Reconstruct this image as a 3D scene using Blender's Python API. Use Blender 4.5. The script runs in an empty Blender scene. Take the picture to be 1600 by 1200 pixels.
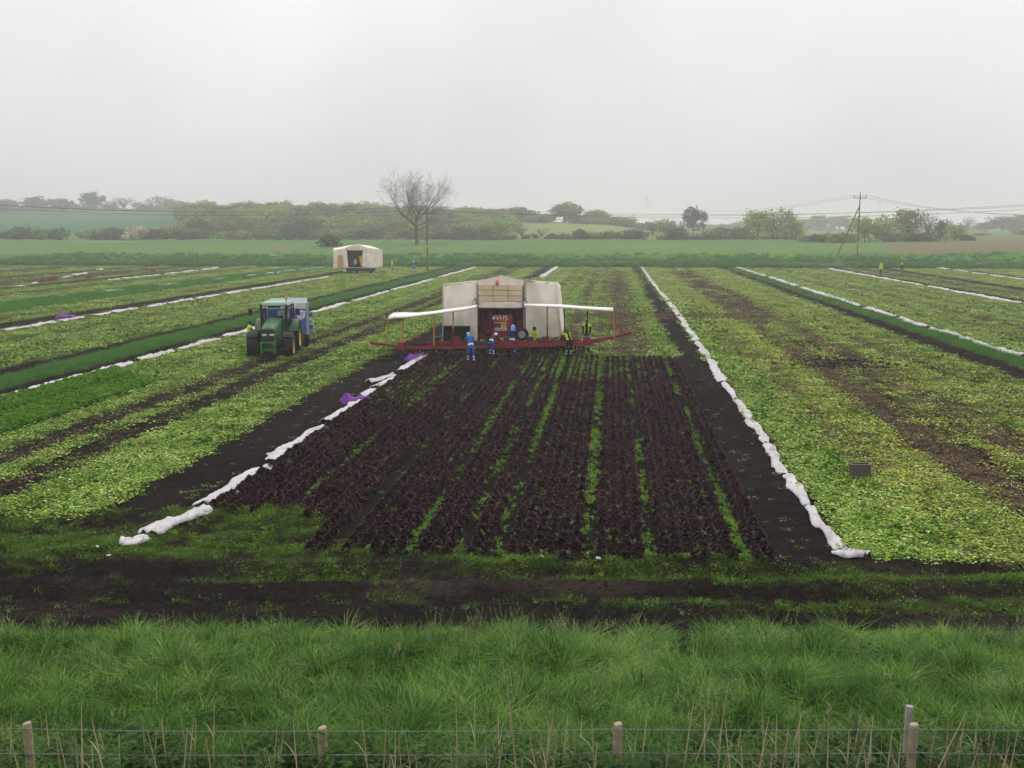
import bpy, bmesh, math, random
import numpy as np
from mathutils import Vector, Matrix, Euler
R = math.radians
scn = bpy.context.scene
COL = scn.collection

# ------------------------------------------------------------------ camera
CAMH = 7.0
FPX, PITCH, YAW = 1555.6, R(8.84), R(5.69)      # focal length in photo pixels, downward pitch, yaw to the left of the crop rows
cam_d = bpy.data.cameras.new('camera'); cam = bpy.data.objects.new('camera', cam_d); COL.objects.link(cam)
cam_d.sensor_width = 36.0; cam_d.lens = 35.0
cam_d.clip_start = 0.1; cam_d.clip_end = 12000
cam.location = (0, 0, CAMH); cam.rotation_euler = (R(90) - PITCH, 0, YAW)
scn.camera = cam

# ------------------------------------------------------------------ overcast sky
SUN_EL, SUN_AZ = R(55), R(25)                    # high, veiled sun ahead and to the right
w = bpy.data.worlds.new('World'); scn.world = w; w.use_nodes = True
wt = w.node_tree; wt.nodes.clear()
wo = wt.nodes.new('ShaderNodeOutputWorld'); bg = wt.nodes.new('ShaderNodeBackground')
sky = wt.nodes.new('ShaderNodeTexSky'); sky.sky_type = 'NISHITA'; sky.sun_disc = False
sky.sun_elevation = SUN_EL; sky.sun_rotation = SUN_AZ; sky.dust_density = 6.0; sky.air_density = 1.0
hsv = wt.nodes.new('ShaderNodeHueSaturation'); hsv.inputs['Saturation'].default_value = 0.05
mixw = wt.nodes.new('ShaderNodeMixRGB'); mixw.inputs['Fac'].default_value = 0.86
mixw.inputs['Color2'].default_value = (7.40, 7.25, 7.50, 1)          # the even cloud layer
tcw = wt.nodes.new('ShaderNodeTexCoord'); nzw = wt.nodes.new('ShaderNodeTexNoise')
nzw.inputs['Scale'].default_value = 2.6; nzw.inputs['Detail'].default_value = 4
mrw = wt.nodes.new('ShaderNodeMapRange'); mrw.inputs['From Min'].default_value = .3; mrw.inputs['From Max'].default_value = .7; mrw.inputs['To Min'].default_value = 0.89; mrw.inputs['To Max'].default_value = 1.07
mulw = wt.nodes.new('ShaderNodeMixRGB'); mulw.blend_type = 'MULTIPLY'; mulw.inputs['Fac'].default_value = 1
L = wt.links.new
L(sky.outputs[0], hsv.inputs['Color']); L(hsv.outputs[0], mixw.inputs['Color1'])
L(tcw.outputs['Generated'], nzw.inputs['Vector']); L(nzw.outputs['Fac'], mrw.inputs['Value'])
L(mixw.outputs[0], mulw.inputs['Color1']); L(mrw.outputs[0], mulw.inputs['Color2'])
# an overcast sky is brighter overhead than near the horizon (CIE overcast sky, softened)
sxw = wt.nodes.new('ShaderNodeSeparateXYZ'); L(tcw.outputs['Generated'], sxw.inputs[0])
mxw = wt.nodes.new('ShaderNodeMath'); mxw.operation = 'MAXIMUM'; L(sxw.outputs['Z'], mxw.inputs[0]); mxw.inputs[1].default_value = 0
ciew = wt.nodes.new('ShaderNodeMath'); ciew.operation = 'MULTIPLY_ADD'; L(mxw.outputs[0], ciew.inputs[0]); ciew.inputs[1].default_value = 1.2; ciew.inputs[2].default_value = 1.0
mulc = wt.nodes.new('ShaderNodeMixRGB'); mulc.blend_type = 'MULTIPLY'; mulc.inputs['Fac'].default_value = 1
L(mulw.outputs[0], mulc.inputs['Color1']); L(ciew.outputs[0], mulc.inputs['Color2'])
L(mulc.outputs[0], bg.inputs['Color']); L(bg.outputs[0], wo.inputs['Surface'])
bg.inputs['Strength'].default_value = 0.105
sun_d = bpy.data.lights.new('sun', 'SUN'); sun_d.energy = 0.6; sun_d.angle = R(25); sun_d.color = (1, .96, .9)
sun = bpy.data.objects.new('sun', sun_d); COL.objects.link(sun)
sun.rotation_euler = (R(90) - SUN_EL, 0, math.pi - SUN_AZ)
vs = scn.view_settings; vs.view_transform = 'Standard'; vs.look = 'None'; vs.gamma = 1; vs.exposure = 0.0; vs.use_curve_mapping = False
scn.render.engine = 'CYCLES'
cy = scn.cycles
cy.use_denoising = True; cy.max_bounces = 5; cy.diffuse_bounces = 2; cy.glossy_bounces = 2; cy.transmission_bounces = 4
cy.volume_bounces = 1; cy.transparent_max_bounces = 8; cy.caustics_reflective = False; cy.caustics_refractive = False
cy.use_adaptive_sampling = True; cy.adaptive_threshold = 0.02

# ------------------------------------------------------------------ numbers and noise
rng = np.random.default_rng(7); random.seed(7)
_c, _s = math.cos(PITCH), math.sin(PITCH); _cy, _sy = math.cos(YAW), math.sin(YAW)
HX, HY = -_sy, _cy                                # horizontal heading of the camera
def ray(px, py):
    a, b = (px - 800) / FPX, (py - 600) / FPX
    fwd, up = _c - b * _s, -_s - b * _c
    return Vector((a * _cy + fwd * HX, a * _sy + fwd * HY, up))
def at(px, py, z=0.0):                            # photo pixel -> point on the level z
    d = ray(px, py); t = (z - CAMH) / d.z
    return Vector((d.x * t, d.y * t, z))
def atd(px, dist, py=None):                       # photo column at a distance along the heading; z from row py
    d = ray(px, 358 if py is None else py); hd = d.x * HX + d.y * HY
    t = dist / hd
    return Vector((d.x * t, d.y * t, CAMH + d.z * t))
def zrow(dist, py): return atd(800, dist, py).z
K = at(957 + 300, 658).x / 1.0                    # X of a row line whose image slope (dx/dy from the vanishing point) is 1
def hsh(ix, iy, seed):
    n = (ix.astype(np.int64) * 374761393 + iy.astype(np.int64) * 668265263 + seed * 974634777) & 0x7fffffff
    n = ((n ^ (n >> 13)) * 1274126177) & 0x7fffffff
    n = n ^ (n >> 16)
    return (n & 0xffff) / 65535.0
def vn(x, y, seed=0):
    x = np.asarray(x, float); y = np.asarray(y, float)
    ix, iy = np.floor(x), np.floor(y); fx, fy = x - ix, y - iy
    fx = fx * fx * (3 - 2 * fx); fy = fy * fy * (3 - 2 * fy)
    a = hsh(ix, iy, seed); b = hsh(ix + 1, iy, seed); c = hsh(ix, iy + 1, seed); d = hsh(ix + 1, iy + 1, seed)
    return (a * (1 - fx) + b * fx) * (1 - fy) + (c * (1 - fx) + d * fx) * fy
def fbm(x, y, seed=0, o=3):
    r = 0; a = .5; t = 0
    for k in range(o):
        r = r + a * vn(np.asarray(x) * 2 ** k + 17.3 * k, np.asarray(y) * 2 ** k - 9.1 * k, seed + k); t += a; a *= .5
    return r / t
def ss(a, b, v):
    t = np.clip((np.asarray(v, float) - a) / (b - a), 0, 1); return t * t * (3 - 2 * t)

# ------------------------------------------------------------------ materials
def nod(nt, kind, **kw):
    n = nt.nodes.new(kind)
    for k, v in kw.items():
        if k in n.inputs: n.inputs[k].default_value = v
        else: setattr(n, k, v)
    return n
def mat_base(name, rough=.9, spec=.2):
    m = bpy.data.materials.new(name); m.use_nodes = True
    nt = m.node_tree; b = nt.nodes['Principled BSDF']
    b.inputs['Roughness'].default_value = rough; b.inputs['Specular IOR Level'].default_value = spec
    return m, nt, b
def plain(name, col, rough=.7, spec=.3, var=.12, scale=6, metal=0, dirt=None, dirt_scale=2.0, bump=0, bscale=60):
    """paint, cloth or metal with a little unevenness and, where asked, dirt"""
    m, nt, b = mat_base(name, rough, spec); l = nt.links.new
    tc = nod(nt, 'ShaderNodeTexCoord')
    n1 = nod(nt, 'ShaderNodeTexNoise', Scale=scale, Detail=5.0); l(tc.outputs['Object'], n1.inputs['Vector'])
    mr = nod(nt, 'ShaderNodeMapRange'); mr.inputs['From Min'].default_value = .3; mr.inputs['From Max'].default_value = .7
    mr.inputs['To Min'].default_value = 1 - var; mr.inputs['To Max'].default_value = 1 + var
    l(n1.outputs['Fac'], mr.inputs['Value'])
    mx = nod(nt, 'ShaderNodeMixRGB', blend_type='MULTIPLY', Fac=1.0); mx.inputs['Color1'].default_value = (*col, 1)
    l(mr.outputs[0], mx.inputs['Color2']); out = mx.outputs[0]
    if dirt:
        n2 = nod(nt, 'ShaderNodeTexNoise', Scale=dirt_scale, Detail=8.0, Roughness=.7); l(tc.outputs['Object'], n2.inputs['Vector'])
        m2 = nod(nt, 'ShaderNodeMapRange'); m2.inputs['From Min'].default_value = .48; m2.inputs['From Max'].default_value = .75; m2.inputs['To Max'].default_value = .75
        l(n2.outputs['Fac'], m2.inputs['Value'])
        mx2 = nod(nt, 'ShaderNodeMixRGB'); l(m2.outputs[0], mx2.inputs['Fac']); l(out, mx2.inputs['Color1']); mx2.inputs['Color2'].default_value = (*dirt, 1); out = mx2.outputs[0]
    l(out, b.inputs['Base Color']); b.inputs['Metallic'].default_value = metal
    if bump:
        n3 = nod(nt, 'ShaderNodeTexNoise', Scale=bscale, Detail=4.0); l(tc.outputs['Object'], n3.inputs['Vector'])
        bp = nod(nt, 'ShaderNodeBump', Strength=bump, Distance=.02); l(n3.outputs['Fac'], bp.inputs['Height']); l(bp.outputs[0], b.inputs['Normal'])
    return m
def plant(name, c0, c1, rough=.6, spec=.3, attr=None, nscale=.35, trans=.0, c2=None, real=False):
    """leaf colour from c0 to c1 by a per-leaf value, a per-plant tint and slow patches across the ground"""
    m, nt, b = mat_base(name, min(.85, rough + .15), spec * .3); l = nt.links.new
    at_i = nod(nt, 'ShaderNodeAttribute', attribute_type='GEOMETRY' if real else 'INSTANCER', attribute_name='tint')
    at_l = nod(nt, 'ShaderNodeAttribute', attribute_type='GEOMETRY', attribute_name='lc')
    ge = nod(nt, 'ShaderNodeNewGeometry')
    nz = nod(nt, 'ShaderNodeTexNoise', Scale=nscale, Detail=3.0); l(ge.outputs['Position'], nz.inputs['Vector'])
    a1 = nod(nt, 'ShaderNodeMath', operation='ADD'); l(at_i.outputs['Fac'], a1.inputs[0]); l(at_l.outputs['Fac'], a1.inputs[1])
    a2 = nod(nt, 'ShaderNodeMath', operation='MULTIPLY_ADD'); l(nz.outputs['Fac'], a2.inputs[0]); a2.inputs[1].default_value = .9; a2.inputs[2].default_value = -.45
    a3 = nod(nt, 'ShaderNodeMath', operation='MULTIPLY_ADD', use_clamp=True); l(a1.outputs[0], a3.inputs[0]); a3.inputs[1].default_value = .5; l(a2.outputs[0], a3.inputs[2])
    rp = nod(nt, 'ShaderNodeValToRGB'); rp.color_ramp.elements[0].color = (*c0, 1); rp.color_ramp.elements[1].color = (*c1, 1)
    if c2:
        rp.color_ramp.elements[1].position = .6; e = rp.color_ramp.elements.new(1.0); e.color = (*c2, 1)
    l(a3.outputs[0], rp.inputs['Fac']); l(rp.outputs[0], b.inputs['Base Color'])
    if trans:
        tr = nod(nt, 'ShaderNodeBsdfTranslucent'); l(rp.outputs[0], tr.inputs['Color'])
        ms = nod(nt, 'ShaderNodeMixShader', Fac=trans); l(b.outputs[0], ms.inputs[1]); l(tr.outputs[0], ms.inputs[2])
        l(ms.outputs[0], nt.nodes['Material Output'].inputs['Surface'])
    return m
def tree_leaf(name):
    """foliage tinted by the object's own colour"""
    m, nt, b = mat_base(name, .75, .15); l = nt.links.new
    oi = nod(nt, 'ShaderNodeObjectInfo'); at_l = nod(nt, 'ShaderNodeAttribute', attribute_type='GEOMETRY', attribute_name='lc')
    mr = nod(nt, 'ShaderNodeMapRange'); mr.inputs['To Min'].default_value = .5; mr.inputs['To Max'].default_value = 1.6; l(at_l.outputs['Fac'], mr.inputs['Value'])
    mx = nod(nt, 'ShaderNodeMixRGB', blend_type='MULTIPLY', Fac=1.0); l(oi.outputs['Color'], mx.inputs['Color1']); l(mr.outputs[0], mx.inputs['Color2'])
    l(mx.outputs[0], b.inputs['Base Color'])
    tr = nod(nt, 'ShaderNodeBsdfTranslucent'); l(mx.outputs[0], tr.inputs['Color'])
    ms = nod(nt, 'ShaderNodeMixShader', Fac=.42); l(b.outputs[0], ms.inputs[1]); l(tr.outputs[0], ms.inputs[2])
    l(ms.outputs[0], nt.nodes['Material Output'].inputs['Surface'])
    return m
def ground_mat(name, attr='col', bump=.6, scales=(9.0, 40.0), dark=.55):
    """earth coloured by a per-vertex ground map, with clods and grain on top"""
    m, nt, b = mat_base(name, 1.0, .02); l = nt.links.new
    ca = nod(nt, 'ShaderNodeVertexColor', layer_name=attr); ge = nod(nt, 'ShaderNodeNewGeometry')
    n1 = nod(nt, 'ShaderNodeTexNoise', Scale=scales[0], Detail=6.0, Roughness=.65); l(ge.outputs['Position'], n1.inputs['Vector'])
    n2 = nod(nt, 'ShaderNodeTexNoise', Scale=scales[1], Detail=4.0); l(ge.outputs['Position'], n2.inputs['Vector'])
    mr = nod(nt, 'ShaderNodeMapRange'); mr.inputs['From Min'].default_value = .3; mr.inputs['From Max'].default_value = .7
    mr.inputs['To Min'].default_value = dark; mr.inputs['To Max'].default_value = 2 - dark; l(n1.outputs['Fac'], mr.inputs['Value'])
    mx = nod(nt, 'ShaderNodeMixRGB', blend_type='MULTIPLY', Fac=1.0); l(ca.outputs['Color'], mx.inputs['Color1']); l(mr.outputs[0], mx.inputs['Color2'])
    l(mx.outputs[0], b.inputs['Base Color'])
    ad = nod(nt, 'ShaderNodeMath', operation='ADD'); l(n1.outputs['Fac'], ad.inputs[0]); l(n2.outputs['Fac'], ad.inputs[1])
    bp = nod(nt, 'ShaderNodeBump', Strength=bump, Distance=.06); l(ad.outputs[0], bp.inputs['Height']); l(bp.outputs[0], b.inputs['Normal'])
    return m

# ------------------------------------------------------------------ building helpers
class MB:
    def __init__(s): s.v = []; s.f = []; s.m = []; s.lc = []
    def add(s, vs, fs, mi=0, lc=0.0):
        o = len(s.v); s.v += [tuple(p) for p in vs]; s.f += [tuple(i + o for i in f) for f in fs]; s.m += [mi] * len(fs); s.lc += [lc] * len(vs); return s
    def box(s, lo, hi, mi=0, taper=(1, 1), M=None):
        x0, y0, z0 = lo; x1, y1, z1 = hi; cx, cy_ = (x0 + x1) / 2, (y0 + y1) / 2
        a, b = taper
        P = [(x0, y0, z0), (x1, y0, z0), (x1, y1, z0), (x0, y1, z0)] + [(cx + (x - cx) * a, cy_ + (y - cy_) * b, z1) for x, y in ((x0, y0), (x1, y0), (x1, y1), (x0, y1))]
        if M is not None: P = [tuple(M @ Vector(p)) for p in P]
        return s.add(P, [(0, 3, 2, 1), (4, 5, 6, 7), (0, 1, 5, 4), (1, 2, 6, 5), (2, 3, 7, 6), (3, 0, 4, 7)], mi)
    def tube(s, pts, rad, n=6, mi=0, cap=True, lc=0.0):
        pts = [Vector(p) for p in pts]; rad = rad if isinstance(rad, (list, tuple)) else [rad] * len(pts)
        V = []; up = Vector((.12, .2, 1)).normalized()
        for i, p in enumerate(pts):
            d = (pts[min(i + 1, len(pts) - 1)] - pts[max(i - 1, 0)])
            d = d.normalized() if d.length > 1e-9 else Vector((0, 0, 1))
            u = d.cross(up if abs(d.dot(up)) < .95 else Vector((1, 0, 0))).normalized(); q = d.cross(u)
            for k in range(n):
                a = 2 * math.pi * k / n; V.append(p + (u * math.cos(a) + q * math.sin(a)) * rad[i])
        F = [(i * n + k, i * n + (k + 1) % n, (i + 1) * n + (k + 1) % n, (i + 1) * n + k) for i in range(len(pts) - 1) for k in range(n)]
        if cap: F += [tuple(range(n - 1, -1, -1)), tuple((len(pts) - 1) * n + k for k in range(n))]
        return s.add(V, F, mi, lc)
    def lathe(s, prof, n=20, axis='x', c=(0, 0, 0), mi=0):
        V = []
        for (r, h) in prof:
            for k in range(n):
                a = 2 * math.pi * k / n; p = (h, r * math.cos(a), r * math.sin(a)) if axis == 'x' else ((r * math.cos(a), h, r * math.sin(a)) if axis == 'y' else (r * math.cos(a), r * math.sin(a), h))
                V.append((p[0] + c[0], p[1] + c[1], p[2] + c[2]))
        F = [(i * n + k, i * n + (k + 1) % n, (i + 1) * n + (k + 1) % n, (i + 1) * n + k) for i in range(len(prof) - 1) for k in range(n)]
        return s.add(V, F, mi)
    def grid(s, fn, nu, nv, mi=0):
        V = [fn(i / nu, j / nv) for j in range(nv + 1) for i in range(nu + 1)]
        F = [(j * (nu + 1) + i, j * (nu + 1) + i + 1, (j + 1) * (nu + 1) + i + 1, (j + 1) * (nu + 1) + i) for j in range(nv) for i in range(nu)]
        return s.add(V, F, mi)
    def prism(s, poly, y0, y1, mi=0):                     # x,z outline pushed from y0 to y1
        n = len(poly); V = [(x, y0, z) for x, z in poly] + [(x, y1, z) for x, z in poly]
        return s.add(V, [tuple(range(n)), tuple(range(2 * n - 1, n - 1, -1))] + [(i, i + n, (i + 1) % n + n, (i + 1) % n) for i in range(n)], mi)
    def mesh(s, name, mats, smooth=False, lc=False):
        me = bpy.data.meshes.new(name); me.from_pydata(s.v, [], s.f); me.update()
        for m in (mats if isinstance(mats, (list, tuple)) else [mats]): me.materials.append(m)
        me.polygons.foreach_set('material_index', s.m)
        if smooth: me.polygons.foreach_set('use_smooth', [True] * len(s.f))
        if lc:
            a = me.attributes.new('lc', 'FLOAT', 'POINT'); a.data.foreach_set('value', s.lc)
        return me
    def build(s, name, mats, parent=None, smooth=False, lc=False, loc=None, bevel=0):
        o = bpy.data.objects.new(name, s.mesh(name, mats, smooth, lc)); COL.objects.link(o)
        if parent: o.parent = parent
        if loc is not None: o.location = loc
        if bevel:
            b = o.modifiers.new('edge', 'BEVEL'); b.width = bevel; b.segments = 2; b.limit_method = 'ANGLE'
        return o
def tag(o, label=None, cat=None, group=None, kind=None):
    if label: o['label'] = label
    if cat: o['category'] = cat
    if group: o['group'] = group
    if kind: o['kind'] = kind
    return o
def empty(name, loc=(0, 0, 0), rz=0, label=None, cat=None, group=None):
    o = bpy.data.objects.new(name, None); COL.objects.link(o); o.location = loc; o.rotation_euler = (0, 0, rz); o.empty_display_size = .2
    return tag(o, label, cat, group)
def copy_tree(o, parent=None):
    c = o.copy(); COL.objects.link(c); c.parent = parent
    for ch in list(o.children): copy_tree(ch, c)
    return c
def ordn(i): return ['first', 'second', 'third', 'fourth', 'fifth', 'sixth', 'seventh', 'eighth', 'ninth', 'tenth', 'eleventh', 'twelfth', 'thirteenth', 'fourteenth', 'fifteenth', 'sixteenth', 'seventeenth', 'eighteenth', 'nineteenth', 'twentieth'][i]
def np_mesh(name, V, F, mats, smooth=True):
    me = bpy.data.meshes.new(name)
    me.vertices.add(len(V)); me.vertices.foreach_set('co', np.asarray(V, np.float32).ravel())
    F = np.asarray(F, np.int32); me.loops.add(F.size); me.loops.foreach_set('vertex_index', F.ravel())
    k = F.shape[1]; me.polygons.add(len(F)); me.polygons.foreach_set('loop_start', np.arange(0, F.size, k, dtype=np.int32))
    me.update(calc_edges=True); me.validate()
    if smooth: me.polygons.foreach_set('use_smooth', np.ones(len(F), bool))
    for m in (mats if isinstance(mats, (list, tuple)) else [mats]): me.materials.append(m)
    return me
def vcol(me, rgb, name='col'):
    a = me.color_attributes.new(name, 'FLOAT_COLOR', 'POINT')
    a.data.foreach_set('color', np.c_[rgb, np.ones(len(rgb))].astype(np.float32).ravel())
def scatter(name, protos, P, rot, scl, idx=None, tint=None, label=None, cat=None, kind='stuff', group=None, realize=False):
    """one object that sets a copy of a prototype on every point"""
    P = np.asarray(P, np.float32); n = len(P)
    me = bpy.data.meshes.new(name); me.vertices.add(n); me.vertices.foreach_set('co', P.ravel())
    a = me.attributes.new('rot', 'FLOAT_VECTOR', 'POINT'); a.data.foreach_set('vector', np.asarray(rot, np.float32).ravel())
    sc_ = np.asarray(scl, np.float32)
    if sc_.ndim == 1: sc_ = np.repeat(sc_[:, None], 3, 1)
    a = me.attributes.new('scl', 'FLOAT_VECTOR', 'POINT'); a.data.foreach_set('vector', np.ascontiguousarray(sc_).ravel())
    a = me.attributes.new('idx', 'INT', 'POINT'); a.data.foreach_set('value', np.asarray(idx if idx is not None else rng.integers(0, len(protos), n), np.int32))
    a = me.attributes.new('tint', 'FLOAT', 'POINT'); a.data.foreach_set('value', np.asarray(tint if tint is not None else rng.random(n), np.float32))
    pc = bpy.data.collections.new(name + '_kinds')
    for i, m in enumerate(protos):
        po = bpy.data.objects.new('%s_kind_%02d' % (name, i), m); pc.objects.link(po)
    o = bpy.data.objects.new(name, me); COL.objects.link(o)
    ng = bpy.data.node_groups.new(name + '_scatter', 'GeometryNodeTree')
    ng.interface.new_socket('Geometry', in_out='INPUT', socket_type='NodeSocketGeometry'); ng.interface.new_socket('Geometry', in_out='OUTPUT', socket_type='NodeSocketGeometry')
    N = ng.nodes.new; gi = N('NodeGroupInput'); go = N('NodeGroupOutput'); ip = N('GeometryNodeInstanceOnPoints'); ci = N('GeometryNodeCollectionInfo')
    ci.inputs['Collection'].default_value = pc; ci.inputs['Separate Children'].default_value = True; ci.inputs['Reset Children'].default_value = True
    ip.inputs['Pick Instance'].default_value = True
    def na(nm, dt):
        q = N('GeometryNodeInputNamedAttribute'); q.data_type = dt; q.inputs['Name'].default_value = nm; return q.outputs['Attribute']
    l = ng.links.new
    l(gi.outputs[0], ip.inputs['Points']); l(ci.outputs[0], ip.inputs['Instance']); l(na('idx', 'INT'), ip.inputs['Instance Index'])
    e2r = N('FunctionNodeEulerToRotation'); l(na('rot', 'FLOAT_VECTOR'), e2r.inputs[0]); l(e2r.outputs[0], ip.inputs['Rotation'])
    l(na('scl', 'FLOAT_VECTOR'), ip.inputs['Scale'])
    if realize:
        rz_ = N('GeometryNodeRealizeInstances'); l(ip.outputs[0], rz_.inputs[0]); l(rz_.outputs[0], go.inputs[0])
    else: l(ip.outputs[0], go.inputs[0])
    md = o.modifiers.new('scatter', 'NODES'); md.node_group = ng
    return tag(o, label, cat, group, kind)
def zrot(n, tilt=0.0):
    return np.c_[rng.normal(0, tilt, n) if tilt else np.zeros(n), rng.normal(0, tilt, n) if tilt else np.zeros(n), rng.random(n) * 2 * math.pi]

# ================================================================== the lie of the land
FY0, FY1 = 20.6, 186.5                                # near and far ends of the crop strips
Y_HARV = 54.6                                         # how far the red bed is still uncut
T_PX = np.array([-600, -200, 100, 280, 400, 520, 700, 800, 950, 1050, 1300, 1600, 2200.])
T_540 = np.array([9, 10, 10, 13, 15.0, 15.0, 12.5, 11.5, 9.5, 5, 4.4, 4.6, 5])
T_760 = np.array([18, 18, 18.5, 20, 20, 18, 15, 13, 10, 6, 5, 6, 7.])
def heading(x, y): return x * HX + y * HY, x * _cy + y * _sy      # distance along the camera heading, distance to its right
def terrain(x, y):
    x = np.asarray(x, float); y = np.asarray(y, float)
    d, r = heading(x, y); r0 = np.sqrt(x * x + y * y)
    az = np.arctan2(r, np.maximum(d, 1e-3)); az = np.clip(az, -1.2, 1.2)
    pxl = 800 + FPX * np.tan(az) / _c
    z = np.interp(y, [-50, 187.5, 192, 200, 232, 262, 330, 400, 3000], [0, 0, .35, 1.0, 2.2, 3.0, 3.3, 3.6, 3.6])
    h5 = np.interp(pxl, T_PX, T_540); h7 = np.interp(pxl, T_PX, T_760)
    z = z + (h5 - 3.6) * ss(365, 545, r0) + (h7 - h5) * ss(540, 770, r0) - (h7 - 8) * ss(800, 1800, r0) * .8
    z = z + (fbm(x / 23., y / 23., 5) - .5) * 1.0 * ss(190, 240, y) + (fbm(x / 6., y / 6., 6) - .5) * .35 * ss(188, 200, y)
    z = z + .9 * np.exp(-((pxl - 1600) / 120) ** 2) * ss(200, 225, y) * (1 - ss(290, 330, y))
    return z
def bank(x, y):                                       # the railway-side bank that runs across in front of the camera
    d, r = heading(np.asarray(x, float), np.asarray(y, float))
    z = np.interp(d, [-30, -2, 1.0, 9.0, 10.5, 13.0, 15.8, 16.7, 18.5], [5.5, 5.5, 5.3, 1.05, .72, .44, .14, -.08, -.4])
    return z + (fbm(x * .8, y * .8, 31) - .5) * .45 * ss(8, 11, d) * (1 - ss(15.0, 16.5, d))
BANDS = [(-90, -16.2, .55, 'L'), (-16.2, -15.8, 0, 'D'), (-15.8, -12.6, .6, 'L'), (-12.6, -12.2, 0, 'D'), (-12.2, -10.25, .55, 'L'), (-10.25, -9.9, 0, 'D'), (-9.9, -8.2, .75, 'L'),
         (-8.2, -7.2, 0, 'G'), (-7.2, -6.4, .75, 'L'), (-6.4, -6.0, 0, 'D'), (-6.0, -4.32, .85, 'L'), (-4.32, -4.07, 0, 'D'), (-4.07, -3.78, 0, 'G'),
         (-3.78, -3.56, 0, 'D'), (-3.56, -1.80, .95, 'L'), (-1.80, -1.48, 0, 'D'), (-1.48, .51, 1, 'R'), (.51, .76, 0, 'D'), (.76, 2.68, 1.0, 'L'), (2.68, 2.93, 0, 'D'),
         (2.93, 3.13, 0, 'G'), (3.13, 3.24, 0, 'D'), (3.24, 5.45, .85, 'L'), (5.45, 5.75, 0, 'D'), (5.75, 6.6, .55, 'L'), (6.6, 6.95, 0, 'D'), (6.95, 8.2, .85, 'L'), (8.2, 8.5, 0, 'D'), (8.5, 40, .7, 'L')]
#        slope, half width, strength, y from, y to, brown
RUTS = [(-2.33, .080, 1.5, 20, 190, .10), (-2.61, .095, 1.4, 20, 190, .15), (-2.42, .03, .7, 20, 190, .1), (1.42, .030, 1.3, 24, 70, .0), (1.64, .030, 1.2, 24, 70, .0), (1.76, .035, 1.3, 24, 75, .0), (1.98, .030, 1.3, 20, 75, .0), (2.3, .03, 1.0, 20, 60, .1), (-2.83, .05, .6, 56, 190, .3), (-2.05, .04, .4, 20, 190, .2), (-3.15, .04, .4, 60, 190, .3),
        (-4.85, .06, .45, 20, 190, .4), (-5.3, .07, .5, 20, 190, .4), (-5.75, .05, .35, 20, 190, .4), (-6.75, .10, .5, 20, 190, .4), (-9.2, .2, .6, 40, 190, .6), (-11.2, .5, .75, 40, 190, .6), (-14.3, .6, .7, 40, 190, .6),
        (1.10, .05, .35, 30, 190, .9), (1.52, .075, 1.1, 24, 190, .9), (1.87, .075, 1.05, 20, 190, .8), (2.2, .07, .65, 20, 75, .8), (2.42, .05, .4, 20, 190, .8), (1.68, .26, .9, 76, 165, .55), (1.45, .1, .8, 80, 190, .5),
        (3.75, .06, .5, 20, 190, .6), (4.15, .09, .6, 20, 190, .7), (4.6, .06, .5, 20, 190, .6), (5.0, .10, .5, 20, 190, .6), (6.2, .15, .6, 20, 190, .7), (7.5, .1, .3, 20, 190, .5),
        (-.86, .05, .75, 56, 190, .6), (-.62, .04, .5, 56, 190, .6), (-.36, .07, .8, 56, 190, .8), (-.12, .05, .6, 56, 190, .8), (.10, .12, .85, 56, 172, 1.0), (.27, .07, .7, 56, 172, 1.0), (-1.15, .05, .6, 56, 190, .4)]
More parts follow.
